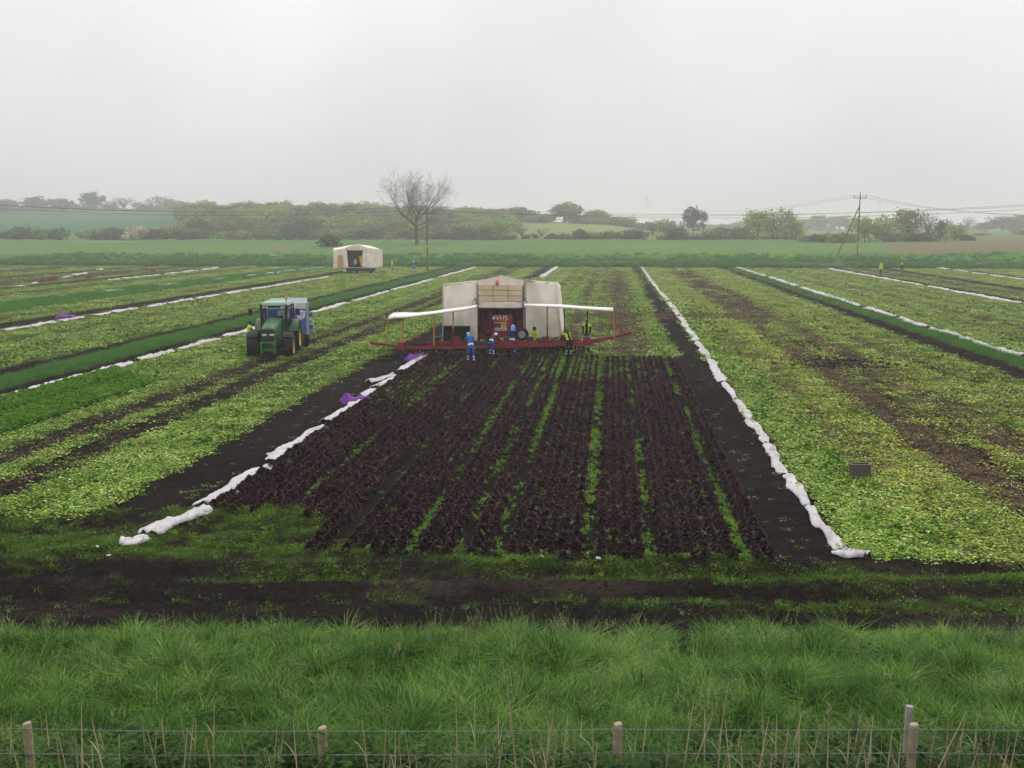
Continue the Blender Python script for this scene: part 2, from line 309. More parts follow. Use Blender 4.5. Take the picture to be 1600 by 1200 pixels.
def cover(X, Y):
    """what lies on the field at X, Y: crop waste, red bed, grass strip, wheel rut, dried brown trash, yellowing"""
    X = np.asarray(X, float); Y = np.asarray(Y, float)
    s = X / 7.13 + (fbm(X * .9, Y * .25, 41) - .5) * .05 + (fbm(X * 3, Y * 1.5, 42) - .5) * .03
    Lw = np.zeros_like(s); G = np.zeros_like(s); Rr = np.zeros_like(s); rut = np.zeros_like(s); br = np.zeros_like(s)
    for a, b, dn, t in BANDS:
        e = .012 + .004 * abs(a if abs(a) < abs(b) else b)
        k = ss(a - e, a + e, s) * (1 - ss(b - e, b + e, s))
        if t == 'L': Lw += k * dn
        elif t == 'G': G += k
        elif t == 'R':
            un = 1 - ss(Y_HARV - .6, Y_HARV + .6, Y); Rr += k * un; Lw += k * (1 - un) * .85
    for c, wd, st, ya, yb, bw in RUTS:
        k = np.exp(-((s - c) / wd) ** 2) * ss(ya - 2, ya + 2, Y) * (1 - ss(yb - 4, yb + 4, Y)) * st
        k = np.clip(k * np.clip(.40 + 1.15 * fbm(X * .35, Y * .11, int(abs(c) * 50)), 0, 1.2), 0, 1)
        if 1.0 < c < 2.5: k = k * np.clip(-.35 + 2.4 * fbm(X * .7, Y * .16, 44 + int(c * 9)), .1, 1.1)
        rut = np.maximum(rut, k); br = np.maximum(br, k * bw)
    Lw = Lw * (1 - np.clip(rut * 1.35, 0, 1) * .97)
    # the mud patch and cross tracks
    mud = np.exp(-(((X - at(1305, 566).x) / 2.0) ** 2 + ((Y - at(1305, 566).y) / 2.2) ** 2))
    Lw *= 1 - .8 * np.clip(mud * 1.4 * fbm(X, Y, 50) * 1.6, 0, 1)
    cross = np.exp(-((Y - at(960, 493).y - .08 * X) / 2.0) ** 2) * (s > -.5) * (s < 1.9)
    Lw *= 1 - .75 * cross; br = np.maximum(br, cross * .7)
    ends = np.where(s < -1.5, 22.3 + .0 * s, 21.0) + (fbm(X * .8, Y * 0, 60) - .5) * 1.2
    end = ss(ends, ends + .5, Y) * (1 - ss(FY1 - 2, FY1, Y))
    ungreen = ss(-3.53, -3.50, s) * (1 - ss(-2.93, -2.90, s)) * (1 - ss(44.5, 46.5, Y + (s + 3.2) * 8)) * end
    yel = np.clip((ss(.95, 1.15, s) * (1 - ss(2.0, 2.3, s)) * (1 - ss(60, 75, Y)) * ss(23, 27, Y)) * (.4 + fbm(X * .3, Y * .3, 70)), 0, 1)
    yel = np.maximum(yel, .45 * ss(.8, 1.2, s) * (1 - ss(2.4, 2.7, s)))
    return Lw * end * (1 - ungreen), Rr * end, G * end, rut * end, br * end, yel, ungreen

SOIL = np.array([.0138, .0110, .0098]); BROWN = np.array([.105, .072, .052]); LIT = np.array([.170, .245, .042]); GRS = np.array([.045, .115, .030])
# ---- field sheet
xs = [-132.]
while xs[-1] < 100: xs.append(xs[-1] + max(.16, .16 * (abs(xs[-1] + 3) / 14.) if abs(xs[-1] + 3) > 14 else .16))
xs = np.array(xs)
ys = [14.0]
while ys[-1] < 189: ys.append(ys[-1] + max(.10, (ys[-1] / 20.) ** 1.75 * .11))
ys = np.array(ys)
XX, YY = np.meshgrid(xs, ys); X = XX.ravel(); Y = YY.ravel()
Lw, Rr, Gg, ru, br, ye, ug = cover(X, Y)
def field_z(X, Y, ru):
    z = (fbm(X * 2.2, Y * 2.2, 80, 3) - .5) * .13 + (fbm(X * .4, Y * .4, 81) - .5) * .10 - ru * .12 * (1 + .0 * X)
    s = X / 7.13
    for c in (-1.66, .61, 2.82, -4.2, -3.68): z = z - .10 * np.exp(-((s - c) / .09) ** 2) * ss(21, 22, Y)
    z = z + .05 * ((s > -1.47) & (s < .47) & (Y > 21)) * np.abs(np.sin(s * 7.13 * math.pi / 1.83))
    d, r = heading(X, Y)
    for c, a in ((20.2, .07), (19.55, -.10), (18.9, .06), (18.25, -.09)): z = z + a * np.exp(-((d - c - (fbm(X * .2, Y * 0, 90) - .5) * .5) / .22) ** 2)
    k = np.exp(-(((X - at(1305, 566).x) / 1.5) ** 2 + ((Y - at(1310, 566).y) / 1.2) ** 2)); z = z + k * (fbm(X * 1.1, Y * 1.1, 85) - .35) * .75
    return z
Z = field_z(X, Y, ru)
far = ss(35, 110, Y)
c_l = LIT[None] * (1 - .25 * (fbm(X * .15, Y * .1, 71)[:, None])) * (.75 + .4 * fbm(X * .5, Y * .12, 72)[:, None]); c_l[:, 2] *= (1 - .3 * ye); c_l[:, 0] *= (1 + .12 * ye)
dry = ss(.45, .75, fbm(X * .5, Y * .9, 75)) * (.8 - .6 * ss(20.3, 21.2, Y)); col = np.repeat(SOIL[None], len(X), 0) * (.6 + .8 * fbm(X * .6, Y * .3, 73))[:, None] + np.array([.026, .019, .0145])[None] * dry[:, None]
bw = np.clip(br * 1.0 + .45 * ye * (Lw > .2), 0, 1)[:, None] * np.clip(.3 + fbm(X * .8, Y * .4, 74), 0, 1)[:, None]
col = col * (1 - bw) + BROWN[None] * bw * .75 + 0 * bw
lw = np.clip(Lw * (.34 + .46 * far), 0, 1)[:, None]; col = col * (1 - lw) + c_l * lw
g = np.clip(Gg * .85 + ug * .5, 0, 1)[:, None]; col = col * (1 - g) + GRS[None] * g
M_FIELD = ground_mat('peat_soil', bump=.9, scales=(7., 30.))
nx, ny = len(xs), len(ys); ii = (np.arange(ny - 1)[:, None] * nx + np.arange(nx - 1)[None]).ravel()
me = np_mesh('field', np.c_[X, Y, Z], np.c_[ii, ii + 1, ii + nx + 1, ii + nx], M_FIELD); vcol(me, col)
field = bpy.data.objects.new('field', me); COL.objects.link(field); tag(field, 'dark peat soil of the lettuce field', None, kind='structure')
def gz(X, Y):
    l_, r_, g_, ru_, *_ = cover(X, Y); return field_z(np.asarray(X, float), np.asarray(Y, float), ru_)
def gz1(x, y): return float(gz(np.array([x]), np.array([y]))[0])
def tz1(x, y): return float(terrain(np.array([x]), np.array([y]))[0])

# ---- far land, out to the horizon
rr = [3.]
while rr[-1] < 9000: rr.append(rr[-1] * 1.0 + max(3.0, rr[-1] * .018 if rr[-1] < 900 else rr[-1] * .12))
rr = np.array([0.01] + rr); aa = np.concatenate([np.linspace(-math.pi, -.7, 24)[:-1], np.linspace(-.7, .7, 260), np.linspace(.7, math.pi, 24)[1:]])
RR, AA = np.meshgrid(rr, aa); d_ = RR.ravel(); a_ = AA.ravel() - YAW
TX = np.sin(a_) * d_; TY = np.cos(a_) * d_; TZ = terrain(TX, TY)
infield = (TY < 188.6)
TZ = np.where(TY < 188.6, np.minimum(TZ, -.45), TZ)
dd, rt = heading(TX, TY); tp = 800 + FPX * np.tan(np.clip(np.arctan2(rt, np.maximum(dd, .01)), -1.2, 1.2)) / _c
n1 = fbm(TX / 18., TY / 9., 101); n2 = fbm(TX / 60., TY / 30., 102); n3 = fbm(TX / 5, TY / 3, 103)
gcol = np.array([.080, .160, .042])[None] * (.75 + .5 * n1)[:, None]
def blend(c, m): 
    global gcol
    m = np.clip(m, 0, 1)[:, None]; gcol = gcol * (1 - m) + np.array(c)[None] * m
blend((.120, .180, .055), ss(212, 225, dd) * (1 - ss(258, 285, dd)) * (.45 + .8 * (n2 - .3)))          # paler grazed middle of the meadow
blend((.055, .115, .034), ss(188, 192, TY) * (1 - ss(200, 208, TY)) * .9)                              # rough bank along the field's end
blend((.030, .060, .022), (1 - ss(190, 193, TY)) * (n3 > .4))
blend((.065, .155, .050), ss(275, 300, dd) * (1 - ss(335, 345, dd)) * .8)
blend((.028, .026, .022), (1 - ss(189.5, 191.5, TY)))
blend((.045, .125, .052), ss(385, 400, dd) * (1 - ss(420, 470, tp)))                                   # winter wheat on the left hill
blend((.19, .13, .09), np.exp(-((tp - 120) / 60) ** 2) * np.exp(-((dd - 305) / 14) ** 2) * .9)         # dry reeds by the lane
blend((.24, .20, .18), (1 - ss(190, 240, tp)) * np.exp(-((dd - 318) / 5) ** 2) * .9)                        # the lane
blend((.20, .13, .09), np.exp(-((tp - 438) / 22) ** 2) * np.exp(-((dd - 262) / 10) ** 2) * .7)
blend((.150, .215, .060), ss(360, 375, dd) * ss(640, 690, tp) * (1 - ss(1010, 1050, tp)))                # pale field on the middle slope
blend((.160, .125, .080), .75 * ss(1360, 1420, tp + (dd - 240) * .5) * ss(205, 214, dd) * (1 - ss(262, 300, dd)) * (.5 + .9 * n1))  # brown stubble on the right
blend((.16, .12, .07), ss(1380, 1480, tp) * ss(300, 320, dd) * (1 - ss(380, 420, dd)) * .7)
M_LAND = ground_mat('meadow_ground', bump=.5, scales=(.8, 5.0), dark=.75)
nr, na_ = len(rr), len(aa); jj = (np.arange(na_ - 1)[:, None] * nr + np.arange(nr - 1)[None]).ravel()
me = np_mesh('ground', np.c_[TX, TY, TZ], np.c_[jj, jj + 1, jj + nr + 1, jj + nr], M_LAND); vcol(me, gcol)
ground = bpy.data.objects.new('ground', me); COL.objects.link(ground); tag(ground, 'meadows and low hills beyond the lettuce field', None, kind='structure')

# ---- near bank
bd = np.linspace(-6, 19, 101); bx = np.linspace(-16, 16, 129)
BR, BD = np.meshgrid(bx, bd); BR = BR.ravel(); BD = BD.ravel()
BX = BD * HX + BR * _cy; BY = BD * HY + BR * _sy
me = np_mesh('embankment', np.c_[BX, BY, bank(BX, BY)], np.c_[(q := (np.arange(100)[:, None] * 129 + np.arange(128)[None]).ravel()), q + 1, q + 130, q + 129], M_FIELD)
vcol(me, np.repeat(np.array([[.022, .030, .014]]), len(BX), 0) * (.7 + .6 * fbm(BX, BY, 8))[:, None])
bk = bpy.data.objects.new('embankment', me); COL.objects.link(bk); tag(bk, 'grassy bank between the fence and the field', None, kind='structure')

# ================================================================== trees, hedges and wood
M_LEAF = tree_leaf('tree_foliage')
M_BARK = plain('bark', (.085, .070, .058), .9, .1, var=.25, scale=3)
M_TWIG = plain('grey_twigs', (.20, .175, .16), .9, .1, var=.2, scale=1)
def crown_mesh(seed, lobes, n, size, wispy=.2, upright=0.0):
    """many small leaf sprays through a crown of several lobes; the crown is about 1 wide and 1 high"""
    rd = random.Random(seed); mb = MB(); tot = sum(l[3] ** 2 for l in lobes)
    for (lx, ly, lz, lr) in lobes:
        clumps = []
        for c in range(max(9, int(90 * lr * lr / tot))):
            v = Vector((rd.gauss(0, 1), rd.gauss(0, 1), rd.gauss(0, 1))).normalized(); q = rd.uniform(.55, 1.0) ** .6
            clumps.append((Vector((lx, ly, lz)) + Vector((v.x * lr * q, v.y * lr * q, v.z * lr * q * .95)), lr * rd.uniform(.28, .5), rd.random()))
        for k in range(int(n * lr * lr / tot)):
            c, cr, cl = rd.choice(clumps); v = Vector((rd.gauss(0, 1), rd.gauss(0, 1), rd.gauss(0, 1))).normalized() * (rd.random() ** .4)
            p = c + v * cr * (1 + (wispy * 3 if rd.random() < wispy else 0)) + Vector((0, 0, upright * rd.random() * .1))
            if p.z < .0: p.z = abs(p.z) * .3
            s = size * rd.uniform(.5, 1.3); a = Vector((rd.gauss(0, 1), rd.gauss(0, 1), rd.gauss(0, .7) + upright * 2)).normalized(); b = a.orthogonal().normalized()
            b = (b * math.cos(1.0) + a.cross(b) * math.sin(rd.random() * 6.28)).normalized(); d = a.cross(b).normalized() * s * .15
            mb.add([p - a * s * .5, p + b * s * .35 + d, p + a * s * .55, p - b * s * .35 - d], [(0, 1, 2), (0, 2, 3)], 0, min(1, max(0, .55 * cl + .45 * rd.random())))
    return mb.mesh('crown', M_LEAF, lc=True)
def limbs_mesh(seed, h0, h1, spread, n=7, r=.035, mat=None):
    rd = random.Random(seed); mb = MB(); mb.tube([(0, 0, -.05), (.005, 0, h0 * .6), (.0, .01, h0), (.01, 0, (h0 + h1) / 2)], [r, r * .8, r * .65, r * .3], 6)
    for k in range(n):
        a = k * 2.4 + rd.random(); z0 = h0 * rd.uniform(.7, 1.15); q = spread * rd.uniform(.5, 1)
        mb.tube([(0, 0, z0), (q * .35 * math.cos(a), q * .35 * math.sin(a), z0 + (h1 - z0) * .35), (q * math.cos(a), q * math.sin(a), z0 + (h1 - z0) * rd.uniform(.6, .95))], [r * .45, r * .3, r * .1], 4)
    return mb.mesh('trunk', mat or M_BARK)
def rl(seed, k, zc, spread, r0, r1):
    rd = random.Random(seed); return [(rd.uniform(-spread, spread), rd.uniform(-spread, spread), zc + rd.uniform(-.14, .16), rd.uniform(r0, r1)) for _ in range(k)]
ROUND = [(crown_mesh(400 + i, rl(400 + i, 9, .50, .25, .22, .30), 2200, .07), limbs_mesh(410 + i, .22, .85, .32)) for i in range(3)]
PALE = [(crown_mesh(420 + i, rl(420 + i, 9, .50, .28, .17, .26) + [(-.25, .05, .22, .2), (.2, -.1, .2, .22), (0, .2, .25, .22)], 2000, .055, .3, .5), limbs_mesh(430 + i, .18, .95, .40, 12, .025)) for i in range(3)]
BUSH = [(crown_mesh(440 + i, [(x_, y_, z_ * .75, r_) for x_, y_, z_, r_ in rl(440 + i, 7, .45, .28, .22, .30)] + [(-.25, 0, .2, .24), (.25, 0, .2, .24)], 1500, .085), limbs_mesh(450 + i, .08, .7, .35, 8, .02)) for i in range(4)]
TWIGGY = [(crown_mesh(460 + i, rl(460 + i, 7, .62, .26, .18, .28), 260, .05, .4, .5), limbs_mesh(470 + i, .25, .98, .42, 34, .022, M_TWIG)) for i in range(2)]
KIND = {'round': ('broadleaf_tree', ROUND), 'pale': ('pale_tree', PALE), 'bush': ('hedge_bush', BUSH), 'twig': ('sparse_tree', TWIGGY)}
C_DARK = (.052, .105, .030); C_MID = (.100, .195, .034); C_PALE = (.22, .33, .055); C_OLIVE = (.17, .225, .058); C_WHITE = (.42, .44, .30); C_BROWN = (.140, .130, .072); C_BRIGHT = (.22, .36, .042)
tree_i = 0
def plant_tree(px, dist, top, wpx, kind, colr, label, group):
    global tree_i
    p = atd(px, dist); z = tz1(p.x, p.y); h = zrow(dist, top) - z; wd = wpx * dist / FPX * 1.15
    nm, pool = KIND[kind]; cr, tr = pool[tree_i % len(pool)]; tree_i += 1
    e = empty(nm, (p.x, p.y, z - .1), random.random() * 6.28, label, 'bush' if kind == 'bush' else 'tree', group); e.scale = (wd, wd, max(h, 1.5) * 1.02)
    for nm_, m_ in (('trunk', tr), ('crown', cr)):
        o = bpy.data.objects.new(nm_, m_); COL.objects.link(o); o.parent = e; o.color = (*[c * random.uniform(.9, 1.1) for c in colr], 1)
    return e
def tree_row(rows, what, group):
    rows = sorted(rows)
    for i, (px, dist, top, wpx, kind, colr, *lab) in enumerate(rows):
        plant_tree(px, dist, top, wpx, kind, colr, lab[0] if lab else what % (ordn(i) if i < 20 else ordn(len(rows) - 1 - i) + ' last'), group)
tree_row([(6, 740, 310, 52, 'round', C_MID), (57, 745, 303, 46, 'round', C_BROWN), (98, 740, 309, 30, 'round', C_DARK), (122, 755, 316, 34, 'pale', C_OLIVE), (144, 730, 295, 34, 'round', C_MID, 'tallest tree on the left skyline above the green hillside'),
          (170, 752, 312, 36, 'pale', C_OLIVE), (195, 740, 305, 46, 'twig', C_BROWN, 'round sparse-leaved tree on the left skyline right of the tallest one'), (226, 750, 314, 34, 'pale', C_MID), (262, 745, 304, 50, 'pale', C_OLIVE), (38, 752, 318, 40, 'bush', C_MID), (290, 700, 313, 46, 'pale', C_OLIVE)],
         'hazy tree on the left skyline, %s from the left edge', 'trees on the left skyline')
tree_row([(12, 345, 352, 40, 'bush', C_DARK), (36, 350, 345, 42, 'bush', C_DARK), (60, 352, 350, 40, 'bush', C_MID), (92, 345, 349, 30, 'bush', C_DARK)], 'dark bush by the lane at the left, %s from the left edge', 'bushes by the lane')
tree_row([(150, 352, 352, 46, 'bush', C_BROWN), (178, 356, 347, 48, 'bush', C_DARK), (205, 352, 343, 46, 'bush', C_WHITE, 'bush powdered with white blossom below the left hillside'), (236, 358, 350, 48, 'bush', C_DARK), (262, 366, 344, 48, 'bush', C_OLIVE), (290, 352, 353, 46, 'bush', C_DARK), (318, 366, 350, 44, 'bush', C_MID)],
         'bush in the clump below the left hillside, %s from its left end', 'bushes below the left hillside')
plant_tree(512, 252, 358, 38, 'bush', C_DARK, 'lone round bush out in the meadow behind the far tent', None)
tree_row([(372, 362, 352, 50, 'bush', C_OLIVE), (412, 360, 350, 44, 'bush', C_MID), (448, 356, 347, 62, 'bush', C_DARK), (482, 362, 352, 44, 'bush', C_MID), (545, 360, 346, 48, 'bush', C_OLIVE), (580, 356, 350, 46, 'bush', C_DARK), (612, 358, 346, 46, 'bush', C_OLIVE), (640, 352, 352, 36, 'bush', C_BROWN),
          (690, 352, 350, 46, 'bush', C_BROWN), (722, 354, 346, 44, 'bush', C_DARK), (756, 350, 343, 50, 'bush', C_MID), (782, 352, 336, 42, 'pale', C_PALE), (815, 352, 350, 34, 'twig', C_BROWN), (846, 352, 356, 30, 'twig', C_BROWN), (904, 348, 351, 30, 'bush', C_DARK), (932, 352, 358, 30, 'bush', C_OLIVE), (958, 348, 354, 40, 'bush', C_MID), (990, 348, 351, 44, 'bush', C_DARK), (1020, 350, 342, 28, 'twig', C_BROWN)],
         'bush in the middle hedgerow below the wooded hill, %s from its left end', 'bushes in the middle hedgerow')
tree_row([(700, 520, 323, 44, 'bush', C_MID), (734, 516, 322, 46, 'bush', C_OLIVE), (768, 522, 322, 46, 'bush', C_MID), (806, 520, 322, 46, 'round', C_MID), (842, 512, 331, 48, 'bush', C_MID), (882, 524, 312, 62, 'round', C_OLIVE, 'broad round tree standing highest on the skyline right of the bare tree'), (918, 515, 336, 40, 'bush', C_MID), (946, 520, 333, 40, 'bush', C_OLIVE), (976, 515, 336, 40, 'bush', C_MID), (1004, 515, 341, 34, 'bush', C_MID)],
         'tree on the ridge behind the pale sloping field, %s from its left end', 'trees on the ridge')
tree_row([(1044, 350, 338, 46, 'pale', C_PALE), (1066, 352, 346, 40, 'bush', C_DARK), (1083, 430, 321, 36, 'round', (.055, .095, .055), 'dense dark blue-green tree rising above the hedge right of the faint pylon'), (1112, 350, 346, 48, 'bush', C_MID), (1146, 352, 349, 46, 'bush', C_DARK), (1184, 345, 321, 50, 'pale', C_BRIGHT), (1214, 348, 319, 56, 'pale', C_PALE), (1244, 345, 334, 40, 'pale', C_PALE), (1166, 340, 345, 34, 'bush', C_MID)],
         'tree in the hedge left of the braced pole, %s from its left end', 'hedge trees left of the braced pole')
tree_row([(1272, 292, 360, 36, 'bush', C_DARK), (1304, 290, 358, 46, 'bush', C_MID), (1326, 296, 356, 30, 'bush', C_DARK), (1352, 305, 332, 46, 'pale', C_PALE), (1382, 303, 331, 46, 'pale', C_PALE), (1420, 305, 318, 56, 'pale', C_OLIVE, 'tallest pale spring tree in the clump right of the braced pole'), (1450, 308, 327, 36, 'twig', C_BROWN), (1470, 305, 338, 34, 'pale', C_MID), (1494, 300, 345, 34, 'pale', C_PALE), (1512, 296, 362, 24, 'bush', C_DARK), (1400, 298, 358, 40, 'bush', C_MID), (1440, 298, 356, 46, 'bush', C_DARK)],
         'tree or bush in the clump by the braced pole, %s from the left', 'clump by the braced pole')
tree_row([(1280, 820, 334, 44, 'round', C_MID), (1312, 830, 334, 48, 'round', C_MID), (1250, 840, 341, 40, 'round', C_MID), (1345, 850, 340, 40, 'bush', C_MID), (1512, 620, 337, 26, 'twig', C_BROWN), (1540, 640, 345, 40, 'round', C_MID), (1566, 620, 337, 44, 'round', C_MID), (1592, 610, 333, 50, 'round', C_MID), (1535, 420, 362, 28, 'bush', C_MID), (1598, 440, 354, 30, 'bush', C_MID), (1125, 830, 346, 60, 'bush', C_MID), (1165, 850, 340, 60, 'bush', C_MID), (1480, 700, 350, 60, 'bush', C_MID), (1420, 800, 348, 60, 'bush', C_MID)],
         'faint tree far off in the mist on the right, %s from the left', 'misty trees far right')
# the scrubby wood covering the middle hill
def scrub(name, n, pa, pb, da, db, label, cols, size=1.0):
    pts = []; idx = []; sc = []
    for k in range(n):
        px = random.uniform(pa, pb); dist = random.uniform(da, db); p = atd(px, dist)
        pts.append((p.x, p.y, tz1(p.x, p.y) - .3)); q = random.uniform(3.6, 7.5) * random.choice((1, 1, 1.25)) * size; sc.append((q * 1.6, q * 1.6, q)); idx.append(random.randrange(len(cols) * 3))
    protos = []
    for ci, c in enumerate(cols):
        m = plant('scrub_foliage', tuple(v * .6 for v in c), tuple(v * 1.4 for v in c), .8, .1, nscale=.05)
        for b in range(3):
            q = (BUSH if b < 2 else PALE)[(b + ci) % 3][0].copy(); q.materials.clear(); q.materials.append(m); protos.append(q)
    scatter(name, protos, pts, zrot(n), np.array(sc), idx, np.array([random.random() for _ in range(n)]), label=label, cat='wood')
scrub('wood', 520, 285, 800, 385, 548, 'scrubby spring wood covering the hill behind the meadow', [C_MID, C_OLIVE, C_PALE, C_DARK, C_OLIVE, (.15, .16, .10), C_PALE])
scrub('wood', 60, 690, 1010, 525, 560, 'low wood along the ridge above the pale field', [C_MID, C_OLIVE, C_PALE])
scrub('treeline', 80, -60, 300, 755, 800, 'hazy hedge line along the top of the left hillside', [C_MID, C_OLIVE])
scrub('treeline', 150, 1000, 1640, 860, 1100, 'faint line of trees lost in the mist on the right', [C_MID, C_MID])
scrub('undergrowth', 110, 640, 1260, 346, 358, 'low brown undergrowth along the foot of the hedge', [C_BROWN, C_DARK, C_OLIVE], .36)

# ---- the great bare tree
def bare_tree():
    p = atd(651, 262); z = tz1(p.x, p.y); H = zrow(262, 262) - z
    e = empty('bare_tree', (p.x, p.y, z - .1), 0, 'large leafless spreading tree standing alone in the meadow', 'tree')
    rd = random.Random(5); wood = MB(); twigs = MB()
    def grow(pos, d, ln, r, lev):
        pts = [pos]; rads = [r]; dd = d.copy(); n = 4 if lev < 3 else 3
        for i in range(n):
            dd = (dd + Vector((rd.gauss(0, .15), rd.gauss(0, .15), rd.gauss(.05, .12)))).normalized()
            pts.append(pts[-1] + dd * ln / n); rads.append(r * (1 - .5 * (i + 1) / n))
        (wood if lev < 3 else twigs).tube(pts, rads, 6 if lev < 2 else (4 if lev < 4 else 3), cap=False)
        if lev >= 6: return
        for k in range(4 if lev < 4 else (3 if lev < 5 else 4)):
            t = rd.uniform(.35, 1) if k else 1.0; i = min(n, max(1, int(round(t * n))))
            ax = dd.orthogonal().normalized(); ax.rotate(Matrix.Rotation(rd.random() * 6.28, 3, dd)); nd = dd.copy(); nd.rotate(Matrix.Rotation(rd.uniform(.4, 1.15) if k else rd.uniform(.1, .5), 3, ax))
            nd.z += .10; grow(pts[i], nd.normalized(), ln * rd.uniform(.58, .78), max(rads[i] * (.70 if k else .85), .015), lev + 1)
    base = Vector((0, 0, 0)); s = H / 20.5
    wood.tube([(0, 0, 0), (.05, 0, 1.2), (-.1, 0, 3.0), (-.15, 0, 5.0), (.0, 0, 7.2)], [.75, .55, .50, .46, .38], 10, cap=False)
    for z0, az, el, ln, r in ((7.0, 2.0, 1.25, 5.6, .30), (7.1, .6, 1.1, 5.4, .26), (5.2, 3.2, .55, 7.2, .32), (6.2, -.1, .60, 6.6, .28), (4.6, 2.7, .35, 6.0, .22), (4.8, .35, .32, 5.6, .2), (5.4, 4.5, .7, 5.0, .22), (5.8, 1.5, .7, 5.0, .22), (3.6, 3.4, .25, 4.4, .12), (3.8, -.35, .3, 4.2, .12)):
        grow(Vector((-.1, 0, z0)), Vector((math.cos(az) * math.cos(el), math.sin(az) * math.cos(el), math.sin(el))), ln, r, 1)
    wood.v = [(a * s * .80, b * s * .8, c * s) for a, b, c in wood.v]; twigs.v = [(a * s * .80, b * s * .8, c * s) for a, b, c in twigs.v]
    wood.build('trunk', M_BARK, e); twigs.build('crown', M_TWIG, e)
    return len(twigs.f), max(v[2] for v in twigs.v), min(v[0] for v in twigs.v), max(v[0] for v in twigs.v)
print('bare tree', bare_tree())

# ================================================================== overhead lines
M_POLE = plain('creosoted_pole', (.15, .125, .105), .85, .1, var=.25, scale=2); M_WIRE = plain('grey_wire', (.10, .10, .11), .6, .3, var=.05); M_INS = plain('porcelain_insulator', (.13, .09, .08), .3, .5, var=.05)
M_PYL = plain('galvanised_steel', (.30, .31, .32), .5, .4, var=.1); M_YEL = plain('yellow_notice', (.62, .43, .03), .5, .3)
def pole(px, py, z, h, brace, label, rz=0.0):
    p = at(px, py, z); e = empty('utility_pole', (p.x, p.y, z), rz, label, 'utility pole')
    MB().tube([(0, 0, -.3), (0, 0, h)], [.16, .11], 10).build('pole', M_POLE, e)
    MB().box((-1.25, -.06, h - .75), (1.25, .06, h - .62)).build('crossarm', M_POLE, e)
    for x in (-1.2, 0, 1.2):
        zz = h if x == 0 else h - .62
        MB().lathe([(.0, 0), (.05, 0), (.05, .12), (.10, .14), (.06, .24), (.10, .28), (.06, .40), (.10, .42), (.05, .52), (0, .55)], 10, 'z', (x, 0, zz)).build('insulator', M_INS, e)
    if brace:
        MB().tube([(-4.6, -1.0, -.4), (-.15, 0, h * .80)], [.15, .12], 8).build('brace', M_POLE, e)
        MB().box((-.15, -.18, 3.0), (.15, -.165, 3.3)).build('warning_plate', M_YEL, e)
    else:
        MB().box((-.14, -.19, 4.0), (.14, -.175, 4.35)).build('warning_plate', M_YEL, e)
    return p
p1 = pole(668, 425, 0.0, 10.2, False, 'slim utility pole at the far end of the field beside the bare tree')
p2xy = at(1339, 403, 1.1); pole(1339, 403, tz1(p2xy.x, p2xy.y) if False else 1.1, 12.9, True, 'tall utility pole with slanting brace at the far edge of the field')
def wire(a, b, sag, label, r=.022):
    a, b = Vector(a), Vector(b); pts = [a.lerp(b, t / 24) - Vector((0, 0, sag * 4 * (t / 24) * (1 - t / 24))) for t in range(25)]
    tag(MB().tube(pts, r, 4).build('power_line', M_WIRE), label, 'power line')
for k, dx in enumerate((-1.2, 0, 1.2)):
    t0 = Vector((p1.x + dx * .35, p1.y + dx * .94, 10.2 + (.5 if dx == 0 else -.1)))
    lf = atd(-260, 150 + dx * 2, 298 + k * 5); rt_ = atd(1860, 146 + dx * 2, 300 + k * 5)
    nm = ('upper', 'middle', 'lower')[k]
    wire(t0, lf, 1.6, nm + ' wire running left from the slim pole beside the bare tree'); wire(t0, rt_, 2.0, nm + ' wire running right from the slim pole beside the bare tree')
wire(atd(-120, 160, 331), atd(640, 190, 336), .3, 'lowest wire crossing in front of the left hillside', .02)
tp2 = Vector((p2xy.x, p2xy.y, 1.1 + 12.9 + .5))
for k, dx in enumerate((-1.2, 1.2)):
    t0 = tp2 + Vector((dx, 0, -.6)); nm = ('near', 'far')[k]
    wire(t0, atd(1090 + k * 6, 400, 326 + k * 3), 1.6, nm + ' wire from the braced pole sagging away to the left'); wire(t0, atd(1700, 150 + k * 3, 336 + k * 2), 1.2, nm + ' wire from the braced pole sagging down to the right')
def pylon(px, dist, top, label):
    p = atd(px, dist); z = tz1(p.x, p.y); h = zrow(dist, top) - z; e = empty('pylon', (p.x, p.y, z), .4, label, 'pylon'); mb = MB(); ar = MB(); b = h * .11; L_ = [(0, 1), (.35, .55), (.62, .3), (.85, .16), (1, .02)]
    for sx in (-1, 1):
        for sy in (-1, 1): mb.tube([(sx * b * k, sy * b * k, h * t) for t, k in L_], .22, 4)
    for (t0, k0), (t1, k1) in zip(L_[:-1], L_[1:]):
        for s_ in (-1, 1):
            mb.tube([(-b * k0, s_ * b * k0, h * t0), (b * k1, s_ * b * k1, h * t1)], .14, 3); mb.tube([(b * k0, s_ * b * k0, h * t0), (-b * k1, s_ * b * k1, h * t1)], .14, 3)
            mb.tube([(s_ * b * k0, -b * k0, h * t0), (s_ * b * k1, b * k1, h * t1)], .14, 3)
    mb.build('mast', M_PYL, e)
    for t, q in ((.66, 1.5), (.78, 1.9), (.9, 1.3)):
        MB().tube([(-b * q, 0, h * t), (0, 0, h * t + .8), (b * q, 0, h * t)], .2, 4).tube([(-b * q, 0, h * t), (b * q, 0, h * t)], .2, 4).build('crossarm', M_PYL, e)
pylon(1010, 3600, 305, 'faint steel pylon lost in the mist above the middle hedge'); pylon(1372, 3600, 305, 'faint steel pylon in the mist right of the braced pole')

